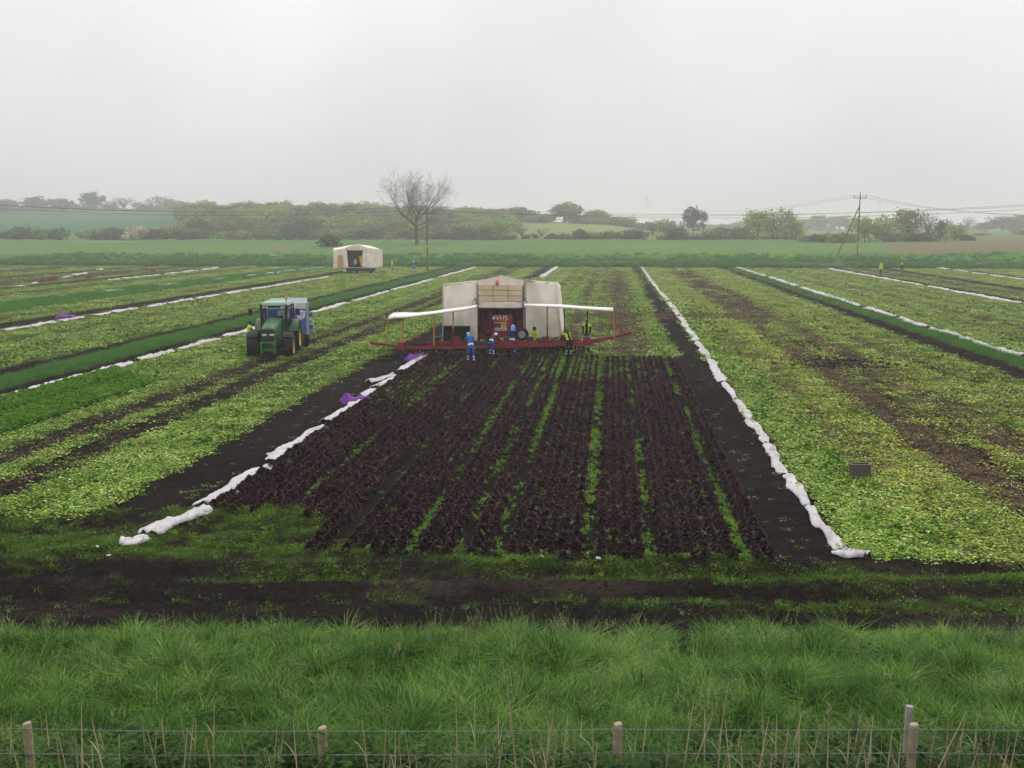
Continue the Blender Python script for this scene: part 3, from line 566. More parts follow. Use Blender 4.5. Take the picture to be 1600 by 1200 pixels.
# ================================================================== low plants and crop waste
M_RED = plant('red_lettuce_leaf', (.020, .0078, .0096), (.088, .0310, .0370), rough=.35, spec=.7, nscale=.5)
M_GRN = plant('green_lettuce_leaf', (.055, .16, .014), (.19, .38, .035), rough=.5, spec=.35, trans=.2)
M_WASTE = plant('cut_leaf_waste', (.070, .165, .012), (.255, .385, .048), rough=.55, spec=.35, c2=(.62, .66, .32), nscale=.5)
M_WASTEY = plant('yellowed_leaf_waste', (.115, .155, .014), (.390, .400, .046), rough=.6, spec=.3, c2=(.66, .64, .26), nscale=.5)
M_TRASH = plant('dry_brown_leaf_waste', (.05, .034, .022), (.20, .145, .085), rough=.8, spec=.15, nscale=.6)
M_GRASS = plant('meadow_grass', (.010, .034, .004), (.080, .205, .016), rough=.45, spec=.35, trans=.2, nscale=1.1, c2=(.25, .36, .085), real=True)
M_HEAD = plant('headland_grass', (.036, .080, .010), (.14, .24, .030), rough=.55, spec=.3, trans=.2, nscale=.6)
M_STRIPG = plant('strip_grass', (.055, .160, .030), (.125, .300, .055), rough=.55, spec=.25, trans=.25, nscale=.3)
M_WEED = plant('weed_leaf', (.055, .125, .015), (.18, .33, .035), rough=.55, spec=.3, trans=.2, nscale=.5)
M_DARKLEAF = plant('bramble_leaf', (.016, .040, .008), (.065, .135, .022), rough=.55, spec=.3, nscale=.8)
M_STRAW = plant('dry_reed', (.34, .28, .17), (.66, .57, .39), rough=.75, spec=.2, nscale=.8)
rnd = random.Random(11)
def blade(mb, base, h, lean, az, wd, lc, seg=3, curl=1.6):
    bx, by, bz = base; ca, sa = math.cos(az), math.sin(az); V = []
    for i in range(seg + 1):
        t = i / seg; o = lean * h * t ** curl; ww = wd * (1 - t ** 1.5) * .5 + .0006; zz = h * (t - .35 * min(lean, 1.3) * t * t)
        V += [(bx + ca * o - sa * ww, by + sa * o + ca * ww, bz + zz), (bx + ca * o + sa * ww, by + sa * o - ca * ww, bz + zz)]
    mb.add(V, [(2 * i, 2 * i + 1, 2 * i + 3, 2 * i + 2) for i in range(seg)], 0, lc)
def tuft(n, rad, h0, h1, lean0, lean1, wd, seg=3, mat=None, bias=None, seed=0, lcr=(0, 1)):
    rd = random.Random(seed); mb = MB()
    for k in range(n):
        r = rad * math.sqrt(rd.random()); a = rd.random() * 6.283; az = a + rd.gauss(0, .8) if bias is None else bias + rd.gauss(0, .9)
        blade(mb, (r * math.cos(a), r * math.sin(a), -.03), rd.uniform(h0, h1), rd.uniform(lean0, lean1), az, wd * rd.uniform(.6, 1.3), rd.uniform(*lcr), seg)
    return mb.mesh('tuft', mat, lc=True)
def leaf(mb, p, az, ln, wd, lift, cup, lc, droop=.3):
    ca, sa = math.cos(az), math.sin(az); V = []
    for i, (t, q) in enumerate(((0, .25), (.35, .9), (.7, 1.0), (1, .45))):
        o = ln * t; zz = lift * ln * t - droop * ln * t * t
        for sgn in (-1, 0, 1):
            V.append((p[0] + ca * o - sa * sgn * wd * q * .5, p[1] + sa * o + ca * sgn * wd * q * .5, p[2] + zz + (cup * wd * q * .5 if sgn else 0)))
    mb.add(V, [(3 * i + j, 3 * i + j + 1, 3 * i + j + 4, 3 * i + j + 3) for i in range(3) for j in range(2)], 0, lc)
def frill(mb, p, az, el, sz, lc, rd):
    """a small ruffled leaf, three points wide, that leans out of the head"""
    d = Vector((math.cos(az) * math.cos(el), math.sin(az) * math.cos(el), math.sin(el))); t = Vector((-math.sin(az), math.cos(az), 0)); n_ = d.cross(t); V = []
    for u, q in ((-.45, .5), (.1, 1.0), (.55, .75)):
        for sg in (-1, 0, 1): V.append(Vector(p) + d * u * sz + t * sg * sz * .55 * q + n_ * (rd.gauss(0, .14) * sz + (.10 * sz if sg else 0)) - Vector((0, 0, .18 * sz * max(0, u))))
    mb.add(V, [(3 * i + j, 3 * i + j + 1, 3 * i + j + 4, 3 * i + j + 3) for i in range(2) for j in range(2)], 0, lc)
def rosette(seed, mat, n=64, rad=.105, h=.185, sz=.056):
    rd = random.Random(seed); mb = MB()
    for k in range(n):
        t = (k + .5) / n; az = k * 2.399 + rd.gauss(0, .3); ph = math.asin(min(1, t)) ; r = rad * math.cos(ph * .92) * rd.uniform(.85, 1.15); z = .025 + (h - .03) * math.sin(ph) * rd.uniform(.85, 1.1)
        frill(mb, (r * math.cos(az), r * math.sin(az), z), az, .25 + ph * .8 + rd.gauss(0, .25), sz * rd.uniform(.75, 1.3), min(1, max(0, rd.gauss(.42, .28))), rd)
    return mb.mesh('lettuce', mat, smooth=True, lc=True)
def waste_patch(seed, mat, n=26, rad=.36, l0=.032, l1=.082):
    rd = random.Random(seed); mb = MB()
    for k in range(n):
        r = rad * math.sqrt(rd.random()); a = rd.random() * 6.283; ln = rd.uniform(l0, l1)
        leaf(mb, (r * math.cos(a), r * math.sin(a), rd.uniform(.005, .045)), rd.random() * 6.283, ln, ln * rd.uniform(.5, .9), rd.uniform(-.1, .55), rd.uniform(-.3, .3), (rd.uniform(0, .3) if rd.random() < .5 else (rd.uniform(.3, .75) if rd.random() < .74 else rd.uniform(.85, 1.2))), droop=rd.uniform(0, .5))
    return mb.mesh('waste', mat, lc=True)
def weed_plant(seed, mat, n=16, ln0=.03, ln1=.075):
    rd = random.Random(seed); mb = MB()
    for k in range(n):
        a = rd.random() * 6.283; ln = rd.uniform(ln0, ln1)
        leaf(mb, (rd.gauss(0, .04), rd.gauss(0, .04), rd.uniform(0, .08)), a, ln, ln * .5, rd.uniform(.3, 1.3), .1, rd.random(), droop=.3)
    return mb.mesh('weed', mat, lc=True)

# ---- red lettuces: rows along the bed, planted in beds with a wheel gap between them
gaps = [-1.10, -.84, -.60, -.45, -.335, -.062, .128, .405]
rowx = []; x = -1.385 * 7.13
while x < .49 * 7.13:
    g_ = min(abs(x / 7.13 - gg) for gg in gaps)
    if g_ > .0150: rowx.append(x)
    x += .278
LP = []
for x in rowx:
    s = x / 7.13
    y0 = 20.75 if s > -.93 else 23.6 + rnd.uniform(-.5, .6) + .25 * math.sin(s * 20)
    y = y0 + rnd.uniform(-.12, .12)
    while y < Y_HARV - .4:
        if rnd.random() > .012: LP.append((x + rnd.gauss(0, .014), y + rnd.gauss(0, .025)))
        y += .25
LP = np.array(LP); LP = LP[np.argsort(LP[:, 1])]
front = LP[:, 1] + .0 * LP[:, 0]
LZ = gz(LP[:, 0], LP[:, 1]) - .01
RED = [rosette(20 + i, M_RED) for i in range(6)]
dens = fbm(LP[:, 0] * .35, LP[:, 1] * .25, 120)
LS = (.97 + .20 * (dens - .5) + rng.normal(0, .08, len(LP)))
for i in range(300):
    o = bpy.data.objects.new('red_lettuce', RED[i % 6]); COL.objects.link(o)
    o.location = (LP[i, 0], LP[i, 1], LZ[i]); o.rotation_euler = (rnd.gauss(0, .08), rnd.gauss(0, .08), rnd.random() * 6.28); q = float(LS[i]) * 1.04; o.scale = (q * .95, q * 1.02, q)
    tag(o, 'dark red lettuce plant in the nearest few ranks of the red lettuce rows', 'lettuce', 'red lettuces nearest the headland')
n = len(LP) - 300
scatter('red_lettuces', RED, np.c_[LP[300:], LZ[300:]], zrot(n, .08), LS[300:], tint=np.clip(rng.normal(.4, .3, n), 0, 1), label='long dense rows of dark red lettuces stretching back to the harvester', cat='lettuces')

# ---- weeds in the wheel gaps and between the rows
WEED = [weed_plant(40 + i, M_WEED) for i in range(4)]
wp = []
for gg in gaps:
    y = 20.6
    while y < Y_HARV:
        k = float(fbm(np.array([gg * 9]), np.array([y * .35]), 130)[0]); front_k = 1.0 if y < 26 else .55
        hot = {-.062: 1.5, -.335: 1.3, .405: 1.2, .128: .9, -.60: .9}.get(gg, .6)
        for q in range(int(7 * k * hot * front_k * (1.6 if k > .5 else .5))): wp.append((gg * 7.13 + rnd.gauss(0, .055 if gg != -.062 else .09), y + rnd.uniform(0, .3), rnd.uniform(.35, .75) * (1.3 if gg == -.062 else 1)))
        y += .3
for k in range(1700):                                  # odd weeds anywhere in the bed
    x = rnd.uniform(-1.45, .46) * 7.13; y = 20.6 + 35 * rnd.random() ** 1.3
    if float(fbm(np.array([x * .5]), np.array([y * .3]), 131)[0]) > .47: wp.append((x, y, rnd.uniform(.4, 1.0)))
for k in range(3200):                                  # the greener rows just in front of the machine
    x = rnd.uniform(-.62, .28) * 7.13; y = rnd.uniform(44.5, 55)
    rx = min(rowx, key=lambda v: abs(v - x))
    if rnd.random() < ss(44.5, 48, y) * math.exp(-((x / 7.13 + .22) / .32) ** 2) * (1.0 if int(rx / .278) % 2 else .35): wp.append((rx + .139 + rnd.gauss(0, .04), y, rnd.uniform(.7, 1.3)))
for k in range(330):
    x = rnd.uniform(-1.36, -1.05) * 7.13; y = rnd.uniform(38, 50); wp.append((x, y, rnd.uniform(.6, 1.2)))
wp = np.array(wp); n = len(wp)
scatter('weeds', WEED, np.c_[wp[:, :2], gz(wp[:, 0], wp[:, 1]) + .06], zrot(n, .2), wp[:, 2], tint=np.clip(rng.normal(.5, .3, n), 0, 1), label='bright green weeds growing in the gaps of the red lettuce bed', cat='weeds')

# ---- crop waste strewn over the harvested strips
def sample(n, y0, y1, dist_pow=1.0, margin=1.06):
    """points seen from the bank, spread over the field between two distances"""
    y = y0 + (y1 - y0) * rng.random(n) ** dist_pow
    h = 7 * FPX * 1.0 / y
    x0 = (-40 - 957) / FPX * y * margin; x1 = (1640 - 957) / FPX * y * margin
    return x0 + (x1 - x0) * rng.random(n), y
WASTE = [waste_patch(60 + i, M_WASTE) for i in range(5)]; WASTEY = [waste_patch(70 + i, M_WASTEY) for i in range(4)]; TRASH = [waste_patch(80 + i, M_TRASH, 20, .36, .04, .10) for i in range(3)]
PW = []; PI = []; PS = []; PT = []
for (n, ya, yb, sc0) in ((17000, 20.6, 32, 1.0), (20000, 32, 52, 1.12), (22000, 52, 85, 1.5), (24000, 85, 130, 2.1), (26000, 130, 187, 2.9)):
    x, y = sample(n, ya, yb)
    Lw, Rr, Gg, ru, br, ye, ug = cover(x, y)
    patch = .55 * fbm(x * .45, y * .22, 140) + .45 * fbm(x * 2.6, y * .10, 142)
    fine = fbm(x * 1.6, y * 1.1, 141)
    p = Lw * np.clip(-.15 + 1.75 * patch, .06, 1.1) * np.clip(.25 + 1.1 * fine, 0, 1)
    keep = rng.random(n) < p
    isy = rng.random(n) < ye * .62
    idx = np.where(isy, rng.integers(5, 9, n), rng.integers(0, 5, n))
    pb = np.clip(br + .30 * ye * (Lw > .1), 0, 1) * .8; tr = (rng.random(n) < pb) & ~keep
    idx = np.where(tr, rng.integers(9, 12, n), idx); keep = keep | tr
    keep &= ~((y < Y_HARV) & (x / 7.13 > -1.5) & (x / 7.13 < .45))
    x, y, idx = x[keep], y[keep], idx[keep]
    PW.append(np.c_[x, y, gz(x, y) + .01]); PI.append(idx); PS.append(sc0 * rng.uniform(.75, 1.25, len(x))); PT.append(np.clip(rng.normal(.35, .22, len(x)) + .5 * (fine[keep] - .5), 0, 1))
x, y = sample(1500, 21, 60); lw = cover(x, y); kk = (lw[0] < .05) & (lw[2] < .1) & (lw[1] < .05); x, y = x[kk], y[kk]
PW.append(np.c_[x, y, gz(x, y) + .01]); PI.append(rng.integers(0, 5, len(x))); PS.append(rng.uniform(.25, .5, len(x))); PT.append(rng.random(len(x)))
PW = np.concatenate(PW); PI = np.concatenate(PI); PS = np.concatenate(PS); PT = np.concatenate(PT); n = len(PW)
SC3 = np.c_[PS, PS, np.minimum(PS, 1.5)]
scatter('crop_litter', WASTE + WASTEY + TRASH, PW, zrot(n, .06), SC3, PI, PT, label='pale cut lettuce leaves strewn over the harvested strips', cat='leaf litter')

# ---- lettuces left standing on the harvested strips, and the uncut green beds
GREEN = [rosette(90 + i, M_GRN, 30, .12, .16, .085) for i in range(4)]
x, y = sample(26000, 21.2, 95, 1.3); lw = cover(x, y); s = x / 7.13
p = lw[0] * np.clip((fbm(x * .3, y * .16, 150) - .42) * 3.0, .02, 1) * (1 - .6 * ss(1.1, 1.4, s) * (1 - ss(2.0, 2.3, s)))
p = p + .8 * lw[0] * np.exp(-((s + 1.98) / .13) ** 2) + 1.0 * lw[0] * np.exp(-((s - .93) / .12) ** 2)
kk = (rng.random(len(x)) < p * .62) & ~((y < Y_HARV) & (s > -1.5) & (s < .48)); x, y = x[kk], y[kk]; n = len(x)
scatter('leftover_lettuces', GREEN, np.c_[x, y, gz(x, y) - .03], zrot(n, .15), rng.uniform(.25, .62, n) * (1 + y / 110), tint=rng.random(n) * .7, label='green lettuces left standing among the cut leaves', cat='lettuces')
gx = []
for rx in np.arange(-3.50 * 7.13, -2.93 * 7.13, .27):
    if abs((rx / 7.13 + 3.22)) < .018: continue
    for yy in np.arange(30, 49, .27): gx.append((rx + rnd.gauss(0, .03), yy + rnd.gauss(0, .03)))
gx = np.array(gx); u = cover(gx[:, 0], gx[:, 1])[6] > .5; gx = gx[u]; n = len(gx)
scatter('green_lettuces', GREEN, np.c_[gx, gz(gx[:, 0], gx[:, 1])], zrot(n, .08), rng.uniform(.95, 1.2, n), tint=rng.random(n) * .9, label='dense bed of uncut bright green lettuces in front of the tractor', cat='lettuces')

# ---- grass strips sown between the lettuce beds
STRIPT = [tuft(46, .24, .14, .30, .1, .7, .012, 2, M_STRIPG, seed=200 + i) for i in range(4)]
x, y = sample(150000, 30, 186); lw = cover(x, y); kk = (rng.random(len(x)) < lw[2] * 1.0); x, y = x[kk], y[kk]; n = len(x)
scl = np.clip(y / 48, .95, 2.6); keep = rng.random(n) < np.clip(80. / (scl ** 2 * 60), 0, 1); x, y, scl = x[keep], y[keep], scl[keep]; n = len(x)
scatter('strip_grass', STRIPT, np.c_[x, y, gz(x, y)], zrot(n, .1), np.c_[scl, scl, np.minimum(scl, 1.25)], tint=rng.random(n) * .8, label='sown bands of fine green grass between the lettuce strips', cat='grass')

# ---- thin weeds and grass on the bare headland
HEADT = [tuft(30, .13, .04, .13, .2, 1.0, .006, 2, M_HEAD, seed=220 + i) for i in range(4)] + [weed_plant(230, M_HEAD, 12, .02, .05)]
n = 80000; d = rng.uniform(16.6, 24.6, n); r = rng.uniform(-.56, .56, n) * d
x = d * HX + r * _cy; y = d * HY + r * _sy; s = x / 7.13
band = 1.3 * np.exp(-((y - 20.15) / .34) ** 2) * (.35 + .65 * ss(-6, -1, x)) + .75 * np.exp(-((y - 19.45 + .03 * x) / .22) ** 2) * ss(-5, 0, x) + .5 * np.exp(-((y - 18.3) / .26) ** 2) * ss(-4, 2, x) + .30 * np.exp(-((y - 18.9) / .22) ** 2) * ss(1, 5, x)
patch = fbm(x * .45, y * .9, 160); fine = fbm(x * 2.1, y * 2.6, 161)
left = (1 - ss(-5.8, -4.2, x)) * ss(18.6, 19.4, y)
p = band * np.clip((patch - .22) * 2.4, 0, 1) + left * np.clip((patch - .30) * 3.2, 0, 1) * .75 * (1 - np.exp(-((y - 22.0) / .3) ** 2) * .5)
p = p + .75 * np.exp(-(((x + 7.6) / 1.9) ** 2 + ((y - 22.2) / 1.3) ** 2)) * np.clip((patch - .15) * 2, 0, 1) + .10 * (y > 17.8) * (patch > .5) + .55 * np.exp(-((y - 20.75) / .2) ** 2) * (s > -1.0) * (s < .45)
p = p * np.clip((fine - .25) * 2.2, 0, 1)
p = p * (1 - .93 * np.exp(-((s + 1.64) / .13) ** 2) * ss(20.9, 21.6, y)) * np.where((y > 21.2) & (s > -.93), 0, 1) * np.where((y > 24.2), 0, 1) * np.where((y > 22.2) & (s < -1.75), 0, 1)
p = np.where((s > .48), p * (1 - ss(20.6, 20.9, y)), p)
kk = rng.random(n) < p * 1.0 + .03 * (fine > .55) * (y < 20.8); x, y = x[kk], y[kk]; n = len(x)
scatter('headland_weeds', HEADT, np.c_[x, y, gz(x, y) - .0], zrot(n, .15), rng.uniform(.6, 1.35, n), tint=np.clip(rng.normal(.35, .3, n), 0, 1), label='thin grass and weeds across the bare headland', cat='weeds')
# clods of earth
CLOD = []
for i in range(4):
    bm = bmesh.new(); bmesh.ops.create_icosphere(bm, subdivisions=1, radius=.5)
    for v in bm.verts: v.co *= rnd.uniform(.65, 1.25); v.co.z *= .7
    m_ = bpy.data.meshes.new('clod'); bm.to_mesh(m_); bm.free(); CLOD.append(m_)
M_CLOD = plain('peat_clod', (.019, .016, .015), .95, .1, var=.3, scale=3); [m_.materials.append(M_CLOD) for m_ in CLOD]
n = 42000; x, y = sample(n, 16.6, 62, 1.5); lw = cover(x, y); p = np.clip(1 - lw[0] - lw[1] * .7 - lw[2], 0, 1) * .8; kk = rng.random(n) < p; x, y = x[kk], y[kk]; n = len(x)
cs = rng.gamma(2.0, .018, n) + .015
mc = at(1305, 566); n2 = 450; x2 = mc.x + rng.normal(0, 1.5, n2); y2 = mc.y + rng.normal(0, 1.3, n2); x = np.r_[x, x2]; y = np.r_[y, y2]; cs = np.r_[cs, rng.gamma(2.2, .07, n2) + .03]; n = len(x)
scatter('soil_clods', CLOD, np.c_[x, y, gz(x, y)], zrot(n, .6), np.minimum(cs, .38), label='crumbly clods of dark peat on the bare ground', cat='soil')

# ---- long grass on the near bank
LONG = [tuft(40, .15, .12, .34, .4, 1.6, .0085, 2, M_GRASS, seed=240 + i, lcr=(-.5, 1.4)) for i in range(4)] + [tuft(40, .16, .14, .36, .8, 2.0, .0080, 2, M_GRASS, bias=.6, seed=250 + i, lcr=(-.5, 1.4)) for i in range(3)] + \
       [tuft(40, .12, .3, .55, .3, 1.1, .010, 3, M_GRASS, seed=260 + i) for i in range(2)]
CX = []; nc = 1450                                      # the grass stands in clumps, each with its own height, lean and green
for c in range(nc):
    cd = rng.uniform(9.0, 17.2); cr = rng.uniform(-.58, .58) * (cd + 1); k = int(rng.integers(4, 12)); sp = rng.uniform(.10, .34)
    q0 = rng.beta(.6, .8); hh = rng.uniform(.45, 1.25) * (1.15 if rng.random() < .1 else 1); az0 = rng.normal(.6, 1.2)
    up_ = rng.uniform(-.05, .16)
    for j in range(k):
        o1, o2 = rng.normal(0, sp), rng.normal(0, sp); CX.append((cd + o1, cr + o2, q0, hh, az0, up_ * math.exp(-(o1 * o1 + o2 * o2) / (sp * sp))))
CX = np.array(CX); d, r, tn, hump, az0, lift = CX.T; x = d * HX + r * _cy; y = d * HY + r * _sy; n = len(x)
edge = 16.65 + (fbm(x * .9, x * 0, 171) - .5) * 1.3 + (fbm(x * 3, x * 0, 175) - .5) * .5
kk = (d < edge) & (d > 9); x, y, d, hump, tn, az0, lift = x[kk], y[kk], d[kk], hump[kk], tn[kk], az0[kk], lift[kk]; n = len(x)
idx = np.where(rng.random(n) < .05, rng.integers(7, 9, n), np.where(fbm(x * .3, y * .4, 172) > .52, rng.integers(4, 7, n), rng.integers(0, 4, n)))
idx = np.where((idx >= 7) & (d > edge[kk] - 1.2), 2, idx)
scl = np.clip(hump + rng.normal(0, .12, n), .35, 1.5) * np.where(d > edge[kk] - .6, .6, 1)
tint = np.clip(tn + rng.normal(0, .16, n) + .15 * ss(11, 15, d) - .25 * (1 - ss(10.5, 12.3, d)), 0, 1)
rot = zrot(n, .12); rot[:, 2] = np.where(idx >= 4, rng.normal(0, .5, n) + az0, rot[:, 2])
scatter('long_grass', LONG, np.c_[x, y, bank(x, y) + lift * (d < edge[kk] - .5)], rot, scl, idx, tint, realize=True, label='tall lush grass covering the bank behind the fence', cat='grass')
# seed heads above the grass
def seedhead(seed):
    rd = random.Random(seed); mb = MB()
    for k in range(9):
        h = rd.uniform(.4, .68); a = rd.random() * 6.28; q = rd.uniform(.02, .14); bx, by = rd.gauss(0, .08), rd.gauss(0, .08)
        mb.tube([(bx, by, 0), (bx + q * .3 * math.cos(a), by + q * .3 * math.sin(a), h * .6), (bx + q * math.cos(a), by + q * math.sin(a), h)], [.0025, .002, .0012], 3, lc=.4)
        for j in range(7): t = 1 - .035 * j; blade(mb, (bx + q * t * math.cos(a), by + q * t * math.sin(a), h * t), .035, .9, rd.random() * 6.28, .007, rd.random(), 2)
    return mb.mesh('seedhead', M_SEED, lc=True)
M_SEED = plant('grass_seed_head', (.13, .19, .06), (.30, .34, .15), rough=.7, spec=.2, nscale=.8)
SEED = [seedhead(350 + i) for i in range(3)]
n = 760; d = rng.uniform(10, 16.2, n); r = rng.uniform(-.58, .58, n) * (d + 1); x = d * HX + r * _cy; y = d * HY + r * _sy; k = fbm(x * .5, y * .5, 177); kk = rng.random(n) < np.clip((k - .3) * 2.2, 0, 1); x, y = x[kk], y[kk]; n = len(x)
scatter('grass_seed_heads', SEED, np.c_[x, y, bank(x, y)], zrot(n, .2), rng.uniform(.6, 1.0, n), label='pale seed heads nodding above the grass of the bank', cat='grass')
# dark brambles and nettles at the foot of the fence
def nettle(seed):
    rd = random.Random(seed); mb = MB()
    for st in range(5):
        bx, by = rd.gauss(0, .09), rd.gauss(0, .09); hh = rd.uniform(.3, .6); lx, ly = rd.gauss(0, .1), rd.gauss(0, .1)
        for k in range(9):
            t = (k + 1) / 9; 
            for q in range(2):
                ln = rd.uniform(.05, .10) * (1.1 - .4 * t); leaf(mb, (bx + lx * t, by + ly * t, hh * t), k * 1.57 + q * 3.14 + rd.gauss(0, .3), ln, ln * .6, .25, .1, rd.random() * .8, .5)
    return mb.mesh('nettle', M_DARKLEAF, lc=True)
NET = [nettle(300 + i) for i in range(4)]
n = 800; d = rng.uniform(9.6, 12.0, n); r = rng.uniform(-.58, .58, n) * (d + 1); x = d * HX + r * _cy; y = d * HY + r * _sy
p = (1 - ss(10.2, 11.4, d)) * np.clip((fbm(x * .7, y * .7, 180) - .25) * 2.5, 0, 1); kk = rng.random(n) < p; x, y = x[kk], y[kk]; n = len(x)
scatter('brambles', NET, np.c_[x, y, bank(x, y)], zrot(n, .15), rng.uniform(.8, 1.35, n), tint=rng.random(n) * .8, label='dark leafy nettles and brambles behind the fence', cat='brambles')
# rough growth on the verge at the far end of the field, and across the meadow
ROUGH = [tuft(40, .5, .25, .75, .2, .9, .05, 2, M_STRIPG, seed=320 + i) for i in range(3)]
n = 9000; y = 188.6 + rng.random(n) ** 1.4 * 26; x = rng.uniform(-125, 95, n); k = fbm(x * .1, y * .3, 190); kk = rng.random(n) < np.clip(k * 1.6 - .2, 0, 1) * np.where(y < 200, 1, .35); x, y, k = x[kk], y[kk], k[kk]; n = len(x)
scatter('rough_grass', ROUGH, np.c_[x, y, terrain(x, y) - .05], zrot(n, .1), rng.uniform(.6, 1.5, n) * (.6 + .8 * k), tint=rng.random(n) * .5 * k, label='rough dark green growth on the verge beyond the lettuce field', cat='grass')

# ================================================================== machines
def plane_at(px, py, Yp):                          # photo pixel -> x, z on the upright plane y = Yp
    d = ray(px, py); t = Yp / d.y; return d.x * t, CAMH + d.z * t
M_CANVAS = plain('dirty_white_canvas', (.80, .74, .63), .85, .1, var=.12, scale=.9, dirt=(.55, .47, .35), dirt_scale=.55, bump=.25, bscale=7)
M_AWN = plain('white_awning_sheet', (.80, .78, .74), .7, .2, var=.06, scale=2, dirt=(.55, .50, .42), dirt_scale=1.2)
M_BOARD = plain('yellowed_board', (.62, .53, .34), .7, .2, var=.14, scale=1.5, dirt=(.45, .33, .16), dirt_scale=1.0)
M_REDP = plain('faded_red_paint', (.205, .022, .030), .6, .3, var=.25, scale=3, dirt=(.08, .030, .028), dirt_scale=2.0)
M_BLK = plain('black_rubber', (.018, .018, .018), .75, .25, var=.25, scale=5, dirt=(.045, .036, .028), dirt_scale=3)
M_DKM = plain('dark_metal', (.035, .033, .035), .55, .4, var=.2)
M_YELP = plain('yellow_paint', (.55, .30, .03), .5, .35, var=.15, dirt=(.2, .10, .03), dirt_scale=3)
M_WHITE = plain('white_paint', (.66, .66, .65), .4, .4, var=.05); M_ORANGE = plain('orange_lens', (.75, .16, .02), .3, .5, var=.05)
M_LAMP = plain('lamp_glass', (.55, .56, .58), .15, .7, var=.05); M_STEEL = plain('bare_steel', (.38, .38, .37), .4, .5, var=.15, metal=.4)
M_GREENP = plain('green_tractor_paint', (.016, .115, .030), .4, .4, var=.1, dirt=(.10, .09, .06), dirt_scale=2.5); M_RIM = plain('yellow_wheel_paint', (.66, .44, .03), .45, .4, var=.1, dirt=(.2, .15, .06), dirt_scale=3)
M_LGREEN = plain('pale_green_roof', (.20, .36, .22), .35, .5, var=.08); M_BLUE = plain('blue_box_paint', (.035, .14, .40), .4, .4, var=.1, dirt=(.10, .12, .15), dirt_scale=1.5)
M_BRN = plain('rusty_tan_board', (.50, .30, .12), .8, .15, var=.2)
M_GLASS, nt, b_ = mat_base('cab_glass', .05, .5); b_.inputs['Base Color'].default_value = (.42, .50, .50, 1); b_.inputs['Transmission Weight'].default_value = 1; b_.inputs['IOR'].default_value = 1.02
def sheet(name, parent, p00, p10, p11, p01, mat, fold=.05, nu=18, nv=14, seed=0, thick=.02):
    """a hanging or stretched cloth between four corners, with folds that run down it"""
    p00, p10, p11, p01 = map(Vector, (p00, p10, p11, p01)); nrm = (p10 - p00).cross(p01 - p00).normalized(); mb = MB()
    ln = (p10 - p00).length
    def f(u, v):
        p = p00.lerp(p10, u).lerp(p01.lerp(p11, u), v)
        w_ = fold * ((float(vn(u * ln * 1.3 + v * .8, v * .6, seed)) - .5) * 1.6 + (float(vn(u * ln * 3.1 - v * 1.2, v * 1.3, seed + 1)) - .5) * .8)
        return tuple(p + nrm * w_ + Vector((0, 0, -fold * .5 * math.sin(u * math.pi) * (1 - v))))
    mb.grid(f, nu, nv); o = mb.build(name, mat, parent, smooth=True)
    s_ = o.modifiers.new('cloth', 'SOLIDIFY'); s_.thickness = thick
    return o
def letters(name, txt, size, loc, parent, mat, rot=(R(90), 0, 0)):
    c = bpy.data.curves.new(name, 'FONT'); c.body = txt; c.size = size; c.align_x = 'CENTER'; c.align_y = 'CENTER'; c.extrude = .004; c.materials.append(mat)
    q = bpy.data.objects.new(name, c); COL.objects.link(q); bpy.context.view_layer.update()
    me = bpy.data.meshes.new_from_object(q.evaluated_get(bpy.context.evaluated_depsgraph_get())); bpy.data.objects.remove(q)
    o = bpy.data.objects.new(name, me); COL.objects.link(o); o.location = loc; o.rotation_euler = rot; o.parent = parent; return o

